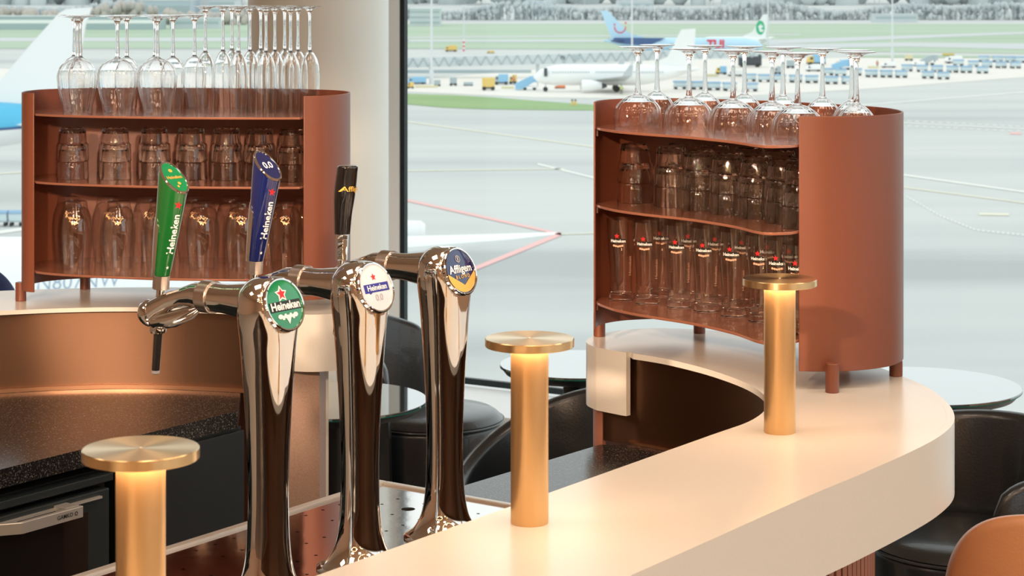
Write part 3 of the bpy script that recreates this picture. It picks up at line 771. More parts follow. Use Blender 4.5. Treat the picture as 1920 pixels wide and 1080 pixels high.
stacks([(.318, 3.885), (.3746, 3.845), (.4324, 3.79), (.4795, 3.725)], shR[1],
       'lower upturned tumbler of the {} back stack from the left, right rack', 'upper upturned tumbler of the {} back stack from the left, right rack', 'stacked tumblers at the back of the right rack')

# tall upturned beer glasses (left rack, bottom shelf)
def tall_glass():
    H = .1415
    root = empty('beer_glass', (0, 0, 0), 0, 'x', 'beer glass', 'x')
    out = spline([(.0215, H), (.0235, H - .0025), (.0240, H - .009), (.0262, H - .018), (.0320, H - .036), (.0345, H - .060), (.0340, H - .09), (.0315, .022), (.0295, .0)], 4)
    out = [(a * K, b * K) for a, b in out]
    inn2 = [(a - .0014, b) for a, b in reversed(out) if b < (H - .017) * K]
    pr = [(0, H * K)] + out + inn2 + [(.018 * K, (H - .0125) * K), (0, (H - .0115) * K)]
    fixn(MB().lathe(pr, 48).build('glass_body', M['glass_tint'], root, smooth=50))
    # etched animal-head crest: a squiggly outline
    pts = [(-9, 4), (-6, 6), (-3, 3), (0, 5), (3, 2), (7, 5), (9, 1), (6, -2), (8, -6), (4, -4), (3, -9), (0, -5), (-2, -8), (-4, -3), (-8, -2), (-5, 1)]
    b = MB(); n = len(pts)
    def f(x, y):
        zz = (H - .036 + y * .0011) ; r = interp(sorted([(q, p) for p, q in [(a / K, c / K) for a, c in out]]), zz) + .0008
        a = -PI / 2 + x * .0011 / r; return (r * K * math.cos(a), r * K * math.sin(a), zz * K)
    for i in range(n):
        p, q = pts[i], pts[(i + 1) % n]
        d = Vector((q[0] - p[0], q[1] - p[1])).normalized(); nx, ny = -d.y * .38, d.x * .38
        b.add([f(p[0] + nx, p[1] + ny), f(p[0] - nx, p[1] - ny), f(q[0] - nx, q[1] - ny), f(q[0] + nx, q[1] + ny)], [(0, 1, 2, 3)])
    b.build('etched_crest', M['etchgold'], root, smooth=0)
    return root
tg = tall_glass()
place(tg, [P2(x, 4.335) for x in (142, 223, 302, 381, 454, 536)], shL[2], lab('tall upturned beer glass, front row of the left rack, {} from the left', 6), 'tall beer glasses on the left rack', .05)
place(tg, [P2(x, 4.430) for x in (129, 203, 277, 362, 434, 505, 572)], shL[2], lab('tall upturned beer glass, back row of the left rack, {} from the left', 7), 'tall beer glasses on the left rack', .3)

# upright branded beer glasses (right rack, bottom shelf)
def pint_glass():
    H = .1500
    root = empty('beer_glass', (0, 0, 0), 0, 'x', 'beer glass', 'x')
    oc = spline([(.0215, 0), (.0225, .0015), (.0226, .010), (.0212, .020), (.0206, .035), (.0220, .065), (.0248, .100), (.0262, .125), (.0266, H)], 4)
    out = [(a * K, b * K) for a, b in oc]
    inn2 = [(a - .0013, b) for a, b in reversed(out) if b > .017 * K]
    body_ = [p_ for p_ in out if p_[1] > .0142 * K]
    inn2 = [(a - .0013, b) for a, b in reversed(body_)]
    fixn(MB().lathe([(0, 0)] + [p_ for p_ in out if p_[1] < .0138 * K] + [(.0216 * K, .0138 * K), (.0195 * K, .0138 * K), (.014 * K, .0125 * K), (0, .0118 * K)], 48).build('thick_base', M['glass'], root, smooth=50))
    fixn(MB().lathe(body_ + inn2 + [body_[0]], 48).build('glass_body', M['glass_tint'], root, smooth=50))
    tab = [(b, a) for a, b in oc]
    def f(e):
        def g(x, y):
            r = interp(tab, y) + e; a = -PI / 2 + x / r; return (r * K * math.cos(a), r * K * math.sin(a), y * K)
        return g
    yb = .1115
    decal('label_banner', merge_geo(rect_geo(.030, .0080, 12, 0, yb), poly_geo([(-.011, yb - .004), (-.009, yb - .0055), (-.006, yb - .004)])), f(.0005), M['blackprint'], root)
    vs, fs = text_geo('Heineken', .0076, .03)
    decal('label_lettering', ([(x, y + yb) for x, y in vs], fs), f(.0009), M['white'], root)
    decal('label_star', star_geo(.0052, .45, -.002, yb + .0092), f(.0006), M['red'], root)
    decal('etched_hops', merge_geo(*[disc_geo(.0022, .0020, 8, -.008 + i * .004, yb - .0085 - .0014 * (1 - abs(i - 2) / 2)) for i in range(5)]), f(.0005), M['etch'], root)
    vs, fs = text_geo('Heineken', .0095, .0)
    decal('etched_lettering', ([(-y + .024, x + .065) for x, y in vs], fs), f(.0006), M['etch'], root)
    return root
pg = pint_glass()
place(pg, [P2(1164.5, 3.845), P2(1213.5, 3.80), P2(1273, 3.755), P2(1324, 3.71), P2(1375, 3.655), P2(1427, 3.60), P2(1461, 3.54), P2(1497, 3.475)], shR[2],
      lab('upright branded beer glass in the front row of the right rack, {} from the left', 8), 'upright beer glasses on the right rack', -.28)
place(pg, [P2(1240, 3.885), P2(1292, 3.845), P2(1342, 3.80), P2(1392, 3.75), P2(1440, 3.69), P2(1480, 3.63)], shR[2],
      lab('upright branded beer glass in the back row of the right rack, {} from the left', 6), 'upright beer glasses on the right rack', -.1)

# ------------------------------------------------------------------ lounge furniture
def table(x, yc, r, label, z=.72):
    Y = (EYE - z) * FPX / (yc + 35); X = (x - 960) / FPX * Y
    t = empty('side_table', (X, Y, 0), 0, label, 'table', 'round glass side tables by the window')
    MB().lathe([(0, z - .006), (r - .002, z - .006), (r, z - .0055), (r, z - .001), (r - .001, z), (0, z)], 96).build('glass_top', M['tabletop'], t)
    MB().lathe([(r * .6, z - .0075), (r + .001, z - .0075), (r + .001, z - .0062), (r * .6, z - .0062)], 96).build('glass_edge', M['tableedge'], t)
    MB().lathe([(0, z - .034), (r * .82, z - .034), (r * .93, z - .026), (r * .99, z - .0078), (0, z - .0078)], 96).build('tray_base', M['tableblack'], t)
    MB().lathe([(0, .013), (.042, .013), (.042, z - .0342), (0, z - .0342)], 40).build('leg', M['tableblack'], t)
    MB().lathe([(0, 0), (.19, 0), (.19, .008), (.18, .0125), (0, .0125)], 64).build('floor_plate', M['tableblack'], t)
    return t
table(625, 749, .258, 'round glass-topped side table behind the beer taps, beside a black chair')
table(1082, 682, .232, 'round glass-topped side table partly hidden by the brass lamp and bar end')
table(1726, 722, .282, 'round glass-topped side table just right of the right glass rack')

def chair(X, Y, R, a0, a1, peak, label, m='leather', ztop=.74, zlow=.56, seatz=.47, name='tub_chair'):
    c = empty(name, (X, Y, 0), 0, label, 'chair', 'black leather tub chairs by the window' if m == 'leather' else None)
    MB().lathe([(0, .06), (R - .02, .06), (R - .008, .075), (R, seatz - .05), (R - .004, seatz - .042), (R - .010, seatz - .035)], 72).build('seat_base', M[m], c)
    MB().lathe([(0, seatz), (R * .5, seatz + .001), (R * .85, seatz - .004), (R - .022, seatz - .012), (R - .004, seatz - .028), (R - .008, seatz - .036), (0, seatz - .036)], 72).build('seat_cushion', M[m], c, smooth=70)
    t = MB().tube([(( R - .0005) * math.cos(2 * PI * i / 72), (R - .0005) * math.sin(2 * PI * i / 72), seatz - .034) for i in range(73)], .0035, 8).build('seat_piping', M['leather' if m == 'leather' else m], c)
    rings = []; N = 48; th = .045
    for i in range(N + 1):
        q = i / N; a = math.radians(a0 + (a1 - a0) * q); dpk = math.radians(peak)
        w = .5 + .5 * math.cos(max(-PI, min(PI, (a - dpk) * 1.15)))
        zt = zlow + (ztop - zlow) * w
        e = min(q, 1 - q) * N; k = min(1., e / 4.)
        k = math.sqrt(max(0, 1 - (1 - k) ** 2)); zt2 = .30 + (zt - .30) * (.80 + .20 * k)
        thk = th * (.35 + .65 * k); Ro = R + .052; lean = .035 * w
        prof = [(Ro - thk, .20), (Ro, .20), (Ro + lean * .5, (zt2 + .2) / 2), (Ro + lean, zt2 - .018), (Ro + lean - thk * .12, zt2 - .005), (Ro + lean - thk * .5, zt2), (Ro + lean - thk * .88, zt2 - .006), (Ro + lean - thk, zt2 - .022), (Ro + lean * .4 - thk * 1.02, (zt2 + .25) / 2)]
        rings.append([(r_ * math.cos(a), r_ * math.sin(a), z_) for r_, z_ in prof])
    fixn(MB().loft(rings).build('back_shell', M[m], c, smooth=75))
    pts = [Vector(r_[3]) + Vector((0, 0, .004)) for r_ in rings[2:-2]]
    MB().tube([p + Vector((.0012 * math.cos(i), 0, 0)) for i, p in enumerate(pts)], .0016, 6).build('back_stitching', M['stitch'], c)
    MB().lathe([(0, 0), (.05, 0), (.05, .0595), (0, .0595)], 24).build('pedestal', M['tableblack'], c)
    return c
chair(-.262, 6.82, .237, 92, 245, 165, 'black leather tub chair with round seat, behind the beer taps by the column', ztop=.775)
chair(.125, 5.62, .235, -75, 200, 45, 'black leather tub chair seen just over the bar worktop between two lamps', ztop=.735, zlow=.50)
chair(1.150, 5.30, .238, -88, 165, 50, 'large black leather tub chair at the right end, below the side table', ztop=.725, zlow=.65)
# tan chair, front right
tc_ = empty('tan_chair', (1.140, 4.10, 0), 0, 'tan leather chair back in the bottom right corner', 'chair')
rings = []
for i in range(65):
    q = -math.cos(PI * i / 64)
    ed = (1 - abs(q) ** 5) ** .5 if abs(q) < 1 else 0
    x = q * .30; y = -.10 + .10 * q * q; top = .665 + .178 * ed
    fl = .045 * q
    rings.append([(x + fl, y - .035, .36), (x + fl * .5, y - .03, .5), (x - fl * .3, y - .02, top - .02), (x - fl * .3, y - .008, top - .003), (x - fl * .3, y + .008, top - .003), (x - fl * .3, y + .02, top - .02), (x + fl * .5, y + .015, .5), (x + fl, y + .01, .36)])
fixn(MB().loft(rings).build('backrest', M['tan'], tc_, smooth=75))
fixn(MB().lathe([(0, .40), (.235, .40), (.245, .42), (.245, .46), (.23, .475), (0, .478)], 48, c=(0, .18, 0)).build('seat', M['tan'], tc_, smooth=70))
for sx in (-.16, .16):
    for sy in (.04, .34):
        MB().tube([(sx * 1.2, sy, 0), (sx, sy, .399)], .011, 12).build('leg', M['tableblack'], tc_)
# blue chair, left edge
bc = empty('blue_chair', (-1.745, 6.15, 0), 0, 'dark blue upholstered high-back chair at the left edge beyond the bar', 'chair')
rings = []
for i in range(65):
    q = -math.cos(PI * i / 64); ed = (1 - abs(q) ** 5) ** .5 if abs(q) < 1 else 0
    x = q * .30; top = .80 + .245 * ed
    rings.append([(x, -.05, .40), (x, -.055, top - .05), (x, -.035, top - .01), (x, 0, top), (x, .035, top - .01), (x, .055, top - .05), (x, .05, .40)])
fixn(MB().loft(rings).build('backrest', M['bluefab'], bc, smooth=75))
fixn(MB().box((-.29, -.56, .30), (.29, -.056, .47)).build('seat', M['bluefab'], bc, bevel=.04))
for sx in (-.24, .24):
    for sy in (-.5, -.08): MB().tube([(sx, sy, 0), (sx, sy, .299)], .018, 12).build('leg', M['tableblack'], bc)

# ceiling light rings (out of frame, mirrored in the taps; lower two added for glints)
def ring_light(x, y, R, n, label, dz_=.75):
    r = empty('ring_chandelier', (x, y, CEILZ - dz_), 0, label, 'ceiling light')
    MB().tube([(R * math.cos(2 * PI * i / 64), R * math.sin(2 * PI * i / 64), 0) for i in range(65)], .018, 10).build('hoop', M['brass'], r)
    for i in range(n):
        a = 2 * PI * i / n
        MB().lathe([(0, -.028), (.018, -.02), (.024, 0), (.018, .02), (0, .028)], 16, c=(R * math.cos(a), R * math.sin(a), -.05)).build('bulb', M['bulb'], r)
    for i in range(3):
        a = 2 * PI * i / 3; MB().tube([(R * math.cos(a), R * math.sin(a), 0), (R * math.cos(a) * .1, R * math.sin(a) * .1, dz_ - .005)], .003, 6).build('cable', M['brass'], r)
ring_light(.9, 1.6, 1.1, 28, 'round brass chandelier hoop of small bulbs, reflected in the tap towers')
ring_light(-1.6, -.9, 1.0, 24, 'added lower hoop of bulbs for glints, behind the camera on the left side', 1.15)  # unseen hoop, added so chrome and glasses have bulbs to reflect
ring_light(1.5, -1.7, 1.0, 24, 'added lower hoop of bulbs for glints, behind the camera on the window side', 1.25)

# ------------------------------------------------------------------ outside: ground
gr = MB().add([(-2500, 12.5, APRON), (2500, 12.5, APRON), (2500, 4000, APRON), (-2500, 4000, APRON)], [(0, 1, 2, 3)]).build('ground', M['tarmac'], smooth=0)
struct(gr)
def gpoly(name, pts, m, dz_, parent=gr):
    return MB().add([G(x, y, dz_) for x, y in pts], [tuple(range(len(pts)))]).build(name, M[m], parent, smooth=0)
gpoly('apron_surface', [(765, 150), (1240, 112), (1650, 108), (2600, 112), (2600, 105), (2600, 120), (1920, 145), (1640, 166), (1490, 175), (1300, 186), (1000, 183), (765, 172), (-300, 150), (-300, 120)], 'concrete', .03)
gpoly('grass_field', [(-900, 45), (2900, 45), (2900, 106), (1920, 101), (1670, 98), (1300, 94), (765, 91), (-900, 91)], 'grass', .06)
for pts in ([(-900, 71), (465, 71), (765, 69.5), (1500, 64), (1500, 66), (765, 72), (765, 78), (465, 78), (-900, 78)],
            [(760, 75), (1440, 75), (1920, 60), (2900, 40), (2900, 45), (1920, 64), (1440, 84), (1200, 79), (760, 79)],
            [(1440, 84), (1700, 80), (1920, 82), (2900, 92), (2900, 108), (1920, 93), (1700, 88), (1440, 92)]):
    gpoly('taxiway', pts, 'tarmac2', .10)
gpoly('grass_strip', [(1600, 105), (1700, 103), (1920, 107), (1920, 109.5), (1700, 109), (1600, 108)], 'grass', .10)
gpoly('grass_island', [(600, 178), (765, 176), (850, 178.5), (940, 184), (1000, 189), (1113, 197), (1250, 205), (1300, 212), (1113, 207.5), (1000, 206.5), (900, 205), (830, 202), (765, 196), (600, 190)], 'grassnear', .05)
def mark(x0, y0, x1, y1, t, m='linewhite', dash=0):
    if not dash:
        MB().add([G(x0, y0 - t / 2, .04), G(x1, y1 - t / 2, .04), G(x1, y1 + t / 2, .04), G(x0, y0 + t / 2, .04)], [(0, 1, 2, 3)]).build('ground_marking', M[m], gr, smooth=0)
    else:
        b = MB()
        for i in range(dash):
            a = (i + .2) / dash; c = (i + .75) / dash
            xa, ya, xb, yb = x0 + (x1 - x0) * a, y0 + (y1 - y0) * a, x0 + (x1 - x0) * c, y0 + (y1 - y0) * c
            b.add([G(xa, ya - t / 2, .04), G(xb, yb - t / 2, .04), G(xb, yb + t / 2, .04), G(xa, ya + t / 2, .04)], [(0, 1, 2, 3)])
        b.build('dashed_marking', M[m], gr, smooth=0)
mark(700, 220, 1120, 277, 1.8, 'lineyellow'); mark(700, 322, 1060, 317, 1.6, 'lineyellow'); mark(1008, 308, 1130, 338, 3, 'linewhite')
mark(700, 362, 1052, 440, 4.5, 'linered'); mark(1052, 439, 800, 541, 8, 'linered'); mark(1052, 440, 1180, 436, 1.6, 'lineyellow')
mark(1640, 228, 1960, 244, 1.6); mark(1640, 224, 1960, 240, 1.4, dash=22); mark(1640, 233, 1960, 249, 1.4, dash=22)
mark(1640, 321, 1960, 366, 3); mark(1640, 345, 1960, 386, 2, 'lineyellow')
mark(1660, 346, 1760, 404, 2.6, dash=16); mark(1760, 404, 1830, 432, 2.6, dash=10); mark(1830, 432, 1960, 446, 2.4, dash=14)
mark(1836, 402, 1892, 403, 4, 'lineyellow'); mark(1893, 250, 1915, 251, 4, 'linered'); mark(1400, 215, 1960, 170, 1.6, 'linewhite')
mark(-80, 447, 45, 430, 6, 'linewhite'); mark(-50, 330, 60, 322, 2, 'lineyellow')

# ------------------------------------------------------------------ outside: far field
def lumps(name, x0, x1, ybase, htop, m, n, rad, label, seed, depth=20):
    rnd = random.Random(seed); b = MB()
    Y = 20 * FPX / (ybase + 35)
    ico = [(0, 0, 1)] + [(math.cos(a * PI / 3) * .87, math.sin(a * PI / 3) * .87, .45) for a in range(6)] + [(math.cos(a * PI / 3 + .5) * .95, math.sin(a * PI / 3 + .5) * .95, -.4) for a in range(6)] + [(0, 0, -1)]
    fs = [(0, 1 + i, 1 + (i + 1) % 6) for i in range(6)] + [(1 + i, 7 + i, 1 + (i + 1) % 6) for i in range(6)] + [(7 + i, 7 + (i + 1) % 6, 1 + (i + 1) % 6) for i in range(6)] + [(13, 7 + (i + 1) % 6, 7 + i) for i in range(6)]
    for i in range(n):
        x = x0 + (x1 - x0) * rnd.random(); yy = Y + rnd.random() * depth
        h = htop * (.72 + .28 * math.sin(x * .021 + seed) * math.sin(x * .0053)) * (.8 + .2 * rnd.random())
        r = rad * (.6 + .7 * rnd.random()); X = (x - 960) / FPX * yy
        z = APRON + max(r * .6, rnd.random() * (h - r * .9)) if rnd.random() < .5 else APRON + h - r * .9
        b.add([(X + v[0] * r, yy + v[1] * r, z + v[2] * r * 1.7) for v in ico], fs)
        if i % 2 == 0:
            b.box((X - .25, yy - .25, APRON), (X + .25, yy + .25, z))
    o = b.build(name, M[m], smooth=80); tag(o, label, 'trees', kind='stuff'); return o
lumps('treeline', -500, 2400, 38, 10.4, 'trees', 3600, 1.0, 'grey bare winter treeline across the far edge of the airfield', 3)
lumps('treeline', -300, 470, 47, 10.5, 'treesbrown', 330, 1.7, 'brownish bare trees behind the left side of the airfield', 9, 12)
lumps('treeline', -1500, 3500, 10, 38, 'fargrey', 900, 9, 'added pale belt standing in for the hazy sky beyond the airfield', 5, 200)  # added backdrop, its pale colour stands in for haze and sky
def block(x0, x1, y0, ybase, d, m, label, name='building', cat='building', roof=None, rows=0):
    Y = 20 * FPX / (ybase + 35); z1 = EYE - (y0 + 35) / FPX * Y
    xa, xb = (x0 - 960) / FPX * Y, (x1 - 960) / FPX * Y
    e = empty(name, ((xa + xb) / 2, Y + d / 2, APRON), 0, label, cat)
    w = (xb - xa) / 2; h = z1 - APRON
    MB().box((-w, -d / 2, 0), (w, d / 2, h)).build('walls', M[m], e, smooth=0)
    MB().box((-w - .2, -d / 2 - .2, h + .001), (w + .2, d / 2 + .2, h + .5)).build('roof', M['fargrey'], e, smooth=0)
    for i in range(rows):
        zz = h * (i + .6) / (rows + .2)
        MB().box((-w * .95, -d / 2 - .12, zz), (w * .95, -d / 2 - .01, zz + h * .28 / rows)).build('window_band', M['farteal' if m != 'farteal' else 'planewhite'], e, smooth=0)
    return e
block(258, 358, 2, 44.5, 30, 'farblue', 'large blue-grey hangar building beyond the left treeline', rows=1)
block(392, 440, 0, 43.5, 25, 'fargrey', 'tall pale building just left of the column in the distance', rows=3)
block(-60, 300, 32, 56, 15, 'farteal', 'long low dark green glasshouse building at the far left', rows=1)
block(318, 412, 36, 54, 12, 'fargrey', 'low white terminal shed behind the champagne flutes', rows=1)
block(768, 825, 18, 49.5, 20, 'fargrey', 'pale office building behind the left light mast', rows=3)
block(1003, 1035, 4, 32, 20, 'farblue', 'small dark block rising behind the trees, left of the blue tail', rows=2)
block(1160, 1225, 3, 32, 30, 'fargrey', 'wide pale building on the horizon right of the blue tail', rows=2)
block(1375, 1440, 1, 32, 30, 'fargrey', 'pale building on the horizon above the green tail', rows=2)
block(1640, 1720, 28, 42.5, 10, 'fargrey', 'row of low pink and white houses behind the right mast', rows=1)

def mast(x, ybase, ytop, w, label, stripes=False):
    p = G(x, ybase); Y = p.y; h = (EYE - (ytop + 35) / FPX * Y) - APRON; r = w / FPX * Y / 2
    e = empty('light_mast', (p.x, p.y, APRON), 0, label, 'light mast', 'tall floodlight masts on the apron')
    if stripes:
        for i in range(6):
            MB().lathe([(0, h * .045 * i), (r, h * .045 * i), (r, h * .045 * (i + 1) - .01), (0, h * .045 * (i + 1) - .01)], 12).build('stripe_band', M['logored' if i % 2 == 0 else 'planewhite'], e)
        MB().lathe([(0, h * .27), (r, h * .27), (r * .6, h), (0, h)], 12).build('pole', M['mast'], e)
    else:
        MB().lathe([(0, .0), (r * 1.6, 0), (r * 1.6, h * .12), (r, h * .13), (r * .7, h), (0, h)], 16).build('pole', M['mast'], e)
    MB().box((-r * 3, -r * 2, h + .01), (r * 3, r * 2, h + r * 3)).build('lamp_head', M['mast'], e, smooth=0)
    return e
mast(809, 158, -60, 5, 'tall light mast at the left edge of the right window')
mast(869.5, 96, 14, 3.4, 'slim mast with red and white striped foot', True)
mast(1185, 122, -60, 3.6, 'light mast in front of the blue aircraft tail')
mast(1440, 92, -55, 3.0, 'light mast right of the green aircraft tail')
mast(1673, 116, -60, 3.4, 'light mast above the parked baggage carts')

# ------------------------------------------------------------------ aircraft
def fuselage(b, L_, r, nose=1.6, tail=.30, seg=32):
    """axis along x from 0 (nose) to L_; tail sweeps up"""
    rings = []
    N = 40
    for i in range(N + 1):
        x = L_ * i / N
        if x < nose * r * 2: q = x / (nose * r * 2); rr = r * math.sqrt(max(0.0004, 1 - (1 - q) ** 2)); zc = -.25 * r * (1 - q) ** 2
        elif x > L_ * (1 - tail): q = (x - L_ * (1 - tail)) / (L_ * tail); rr = r * (1 - .9 * q ** 1.5); zc = r * .62 * q ** 1.4
        else: rr = r; zc = 0
        rings.append([(x, rr * math.cos(2 * PI * j / seg), zc + rr * math.sin(2 * PI * j / seg)) for j in range(seg)])
    return b.loft(rings)
def slabp(b, pts, axis, a, c):      # extrude a polygon along y (axis 1)
    n = len(pts)
    vs = [(x, a, z) for x, z in pts] + [(x, c, z) for x, z in pts]
    return b.add(vs, [(j, (j + 1) % n, n + (j + 1) % n, n + j) for j in range(n)] + [tuple(range(n)), tuple(reversed(range(n, 2 * n)))])
def wing(b, root, tip, croot, ctip, t, sweep=0):   # root, tip = leading edge points; chord runs along +x
    rings = []
    for p, c in ((root, croot), (tip, ctip)):
        th = t * c / croot
        rings.append([(p[0], p[1], p[2]), (p[0] + c * .3, p[1], p[2] + th), (p[0] + c, p[1], p[2]), (p[0] + c * .3, p[1], p[2] - th * .6)])
    return b.loft(rings)
def engine(b, x, y, z, r, L_):
    return b.tube([(x, y, z), (x + .15, y, z), (x + L_ * .4, y, z), (x + L_, y, z)], [r * .92, r, r, r * .62], 24)
# white narrow-body, nose left
Yp = 377.; e = empty('airliner', ((1000 - 960) / FPX * Yp, Yp, APRON), 0, 'all-white narrow-body airliner with boarding stairs at its nose', 'aircraft')
Lp = 30.0; rp = 1.9; zc = 3.05
fz = fixn(fuselage(MB(), Lp, rp, 1.5, .38).build('fuselage', M['planewhite'], e, loc=(0, 0, zc)))
wb = MB()
for i in range(44):
    x = 3.4 + i * .46
    if 10.2 < x < 10.9: continue
    wb.box((x, -rp - .015, .42), (x + .20, -rp + .06, .70))
wb.build('cabin_windows', M['vgrey'], fz, smooth=0)
MB().box((1.9, -rp + .02, -.2), (2.5, -rp + .3, 1.3)).build('open_door', M['vdark'], fz, smooth=0)
b = MB(); slabp(b, [(23.6, 1.7), (26.8, 8.2), (29.4, 8.4), (29.0, 1.8)], 1, -.16, .16); slabp(b, [(20.8, 1.75), (23.6, 1.68), (24.6, 3.4)], 1, -.10, .10)
fixn(b.build('tail_fin', M['planewhite'], fz, smooth=0))
for s_ in (-1, 1):
    fixn(wing(MB(), (25.6, s_ * .9, .7), (28.6, s_ * 6.0, 1.2), 3.2, 1.3, .16).build('tailplane', M['planewhite'], fz))
    fixn(wing(MB(), (10.0, s_ * 1.6, -1.0), (15.5, s_ * 14, .4), 6.5, 1.6, .34).build('wing', M['planegrey'], fz))
    b = MB(); slabp(b, [(15.4, .45), (17.1, .45), (17.3, 2.4), (16.7, 2.4)], 1, s_ * 14 - .05, s_ * 14 + .05); fixn(b.build('winglet', M['planegrey'], fz, smooth=0))
    en = fixn(engine(MB(), 8.6, s_ * 5.0, -1.75, 1.1, 3.6).build('engine', M['planewhite'], fz))
    MB().tube([(12.1, s_ * 5.0, -1.75), (13.1, s_ * 5.0, -1.75)], [.6, .25], 16).build('exhaust', M['vdark'], en)
    for xx in (15.0, 18.0):
        gz = MB().tube([(xx, s_ * 2.2 - .2, -zc + .6), (xx, s_ * 2.2 + .2, -zc + .6)], .6, 18)
        fixn(gz.build('main_wheel', M['tyre'], fz)) if xx < 16 else None
fixn(MB().tube([(2.2, -.2, -zc + .45), (2.2, .2, -zc + .45)], .45, 18).build('nose_wheel', M['tyre'], fz))
MB().box((2.1, -.08, -zc + .4), (2.3, .08, -1.6)).build('nose_strut', M['planegrey'], fz, smooth=0)
MB().box((14.9, -2.4, -zc + .5), (15.1, 2.4, -zc + .7)).build('gear_beam', M['planegrey'], fz, smooth=0)
# blue liveried airliner, tail left
Yt = 560.; e = empty('airliner', ((1132 - 960) / FPX * Yt, Yt, APRON), 0, 'pale blue airliner with navy rear and a smile on its tail', 'aircraft')
Lt = 43.; rt = 1.95; zt_ = EYE - (84 + 35) / FPX * Yt - APRON
fz = fixn(fuselage(MB(), Lt, rt, 1.6, .33).build('fuselage', M['liteblue'], e, loc=(Lt, 0, zt_), rot=(0, 0, PI)))
b = MB(); slabp(b, [(43.9, 9.2), (41.9, 9.2), (36.2, 3.2), (31.5, 1.8), (40.8, 1.4)], 1, -.15, .15); tfin = fixn(b.build('tail_fin', M['liteblue'], fz, smooth=0))
b = MB(); slabp(b, [(40.2, 1.95), (34.5, 1.95), (26.5, 1.9), (31, -.2), (37.5, .3), (41.2, .95)], 1, rt * .80, rt * 1.02); fixn(b.build('navy_rear_panel', M['darkblue'], fz, smooth=0))
for s_ in (-1, 1): fixn(wing(MB(), (36.5, s_ * .8, 1.0), (41.0, s_ * 6.5, 1.5), 3.4, 1.2, .16).build('tailplane', M['darkblue'], fz))
for s_ in (-1, 1): fixn(wing(MB(), (16, s_ * 1.6, -.9), (25, s_ * 16, .8), 7.0, 1.6, .3).build('wing', M['planegrey'], fz))
for s_ in (-1, 1): fixn(engine(MB(), 14.8, s_ * 5.0, -1.7, 1.0, 3.8).build('engine', M['darkblue'], fz))
rotf = lambda o_: (lambda a, c: (o_[0] - a, o_[1], o_[2] + c))
decal('smile_logo', merge_geo(*[disc_geo(.20, .20, 8, 1.5 * math.cos(a), 1.5 * math.sin(a) * 1.1) for a in [PI + PI * (i + .5) / 16 for i in range(16)]], disc_geo(.28, .28, 8, -1.5, .55), disc_geo(.28, .28, 8, 1.5, 1.0)), rotf((38.6, .17, 4.9)), M['logored'], tfin)
vs, fs = text_geo('TUI', 3.0, .04); decal('fuselage_lettering', ([(x, y) for x, y in vs], fs), rotf((13.0, rt + .02, .2)), M['logored'], fz)
# green tail airliner behind
Yg = 640.; e = empty('airliner', ((1300 - 960) / FPX * Yg, Yg, APRON), 0, 'white airliner with a green disc on its tail, behind the blue one', 'aircraft')
Lg = 24.; zg = EYE - (80 + 35) / FPX * Yg - APRON
fz = fixn(fuselage(MB(), Lg, 1.85, 1.6, .35).build('fuselage', M['planewhite'], e, loc=(0, 0, zg)))
b = MB(); slabp(b, [(14.5, 1.6), (18.2, 3.4), (21.4, 8.6), (23.0, 8.8), (22.3, 1.6)], 1, -.14, .14); tf = fixn(b.build('tail_fin', M['planewhite'], fz, smooth=0))
fn = lambda a, c: (20.6 + a, -.17, 4.6 + c)
decal('green_disc', disc_geo(1.35, 2.2, 24), fn, M['logogreen'], tf)
vs, fs = text_geo('t', 3.6, .05); decal('tail_letter', (vs, fs), lambda a, c: (20.7 + a, -.20, 4.6 + c), M['planewhite'], tf)
for s_ in (-1, 1): fixn(wing(MB(), (19.5, s_ * .7, 1.0), (24.5, s_ * 6.0, 1.6), 2.8, 1.2, .15).build('tailplane', M['planewhite'], fz))
# blue and white aircraft, left: tail fin crossing the wine glasses
Yk = 193.; x0k = (-420 - 960) / FPX * Yk; e = empty('airliner', (x0k, Yk, APRON), 0, 'large sky-blue and white airliner at the far left with tall white tail fin', 'aircraft')
def KX(px): return (px - 960) / FPX * Yk - x0k
def KZ(py): return EYE - (py + 35) / FPX * Yk - APRON
b = MB(); rings = []
xs_ = [(-420, 2.75, 236), (-300, 2.75, 236), (-100, 2.6, 236), (0, 2.1, 233), (60, 1.75, 230), (120, 1.3, 226), (190, .75, 221), (235, .3, 218)]
for part_, m_, (a_, b_) in (('fuselage_top', 'skyblue', (-8, 188)), ('fuselage_belly', 'planewhite', (188, 352))):
    bb = MB(); rr = []
    for px, r_, cy in xs_:
        rr.append([(KX(px), -r_ * math.cos(math.radians(a_ + (b_ - a_) * j / 24)), KZ(cy) + r_ * math.sin(math.radians(a_ + (b_ - a_) * j / 24))) for j in range(25)])
    bb.loft(rr, closed=False, cap=False); bb.build(part_, M[m_], e, smooth=80)
bb = MB(); rr = []
for px, r_, cy in xs_: rr.append([(KX(px), -(r_ + .02) * math.cos(math.radians(a)), KZ(cy) + (r_ + .02) * math.sin(math.radians(a))) for a in (-13, -10, -8, -6)])
bb.loft(rr, closed=False, cap=False); bb.build('navy_stripe', M['darkblue'], e, smooth=80)
b = MB(); slabp(b, [(KX(-150), KZ(205)), (KX(0), KZ(152)), (KX(58), KZ(84)), (KX(112), KZ(24)), (KX(125), KZ(17)), (KX(150), KZ(15)), (KX(172), KZ(14)), (KX(160), KZ(48)), (KX(150), KZ(110)), (KX(146), KZ(215))], 1, -.28, .28)
fixn(b.build('tail_fin', M['planewhite'], e, smooth=0))
for s_ in (-1, 1): fixn(wing(MB(), (KX(30), s_ * 1.4, KZ(232)), (KX(150), s_ * 8.5, KZ(228)), 4.0, 1.6, .35).build('tailplane', M['planewhite'], e))
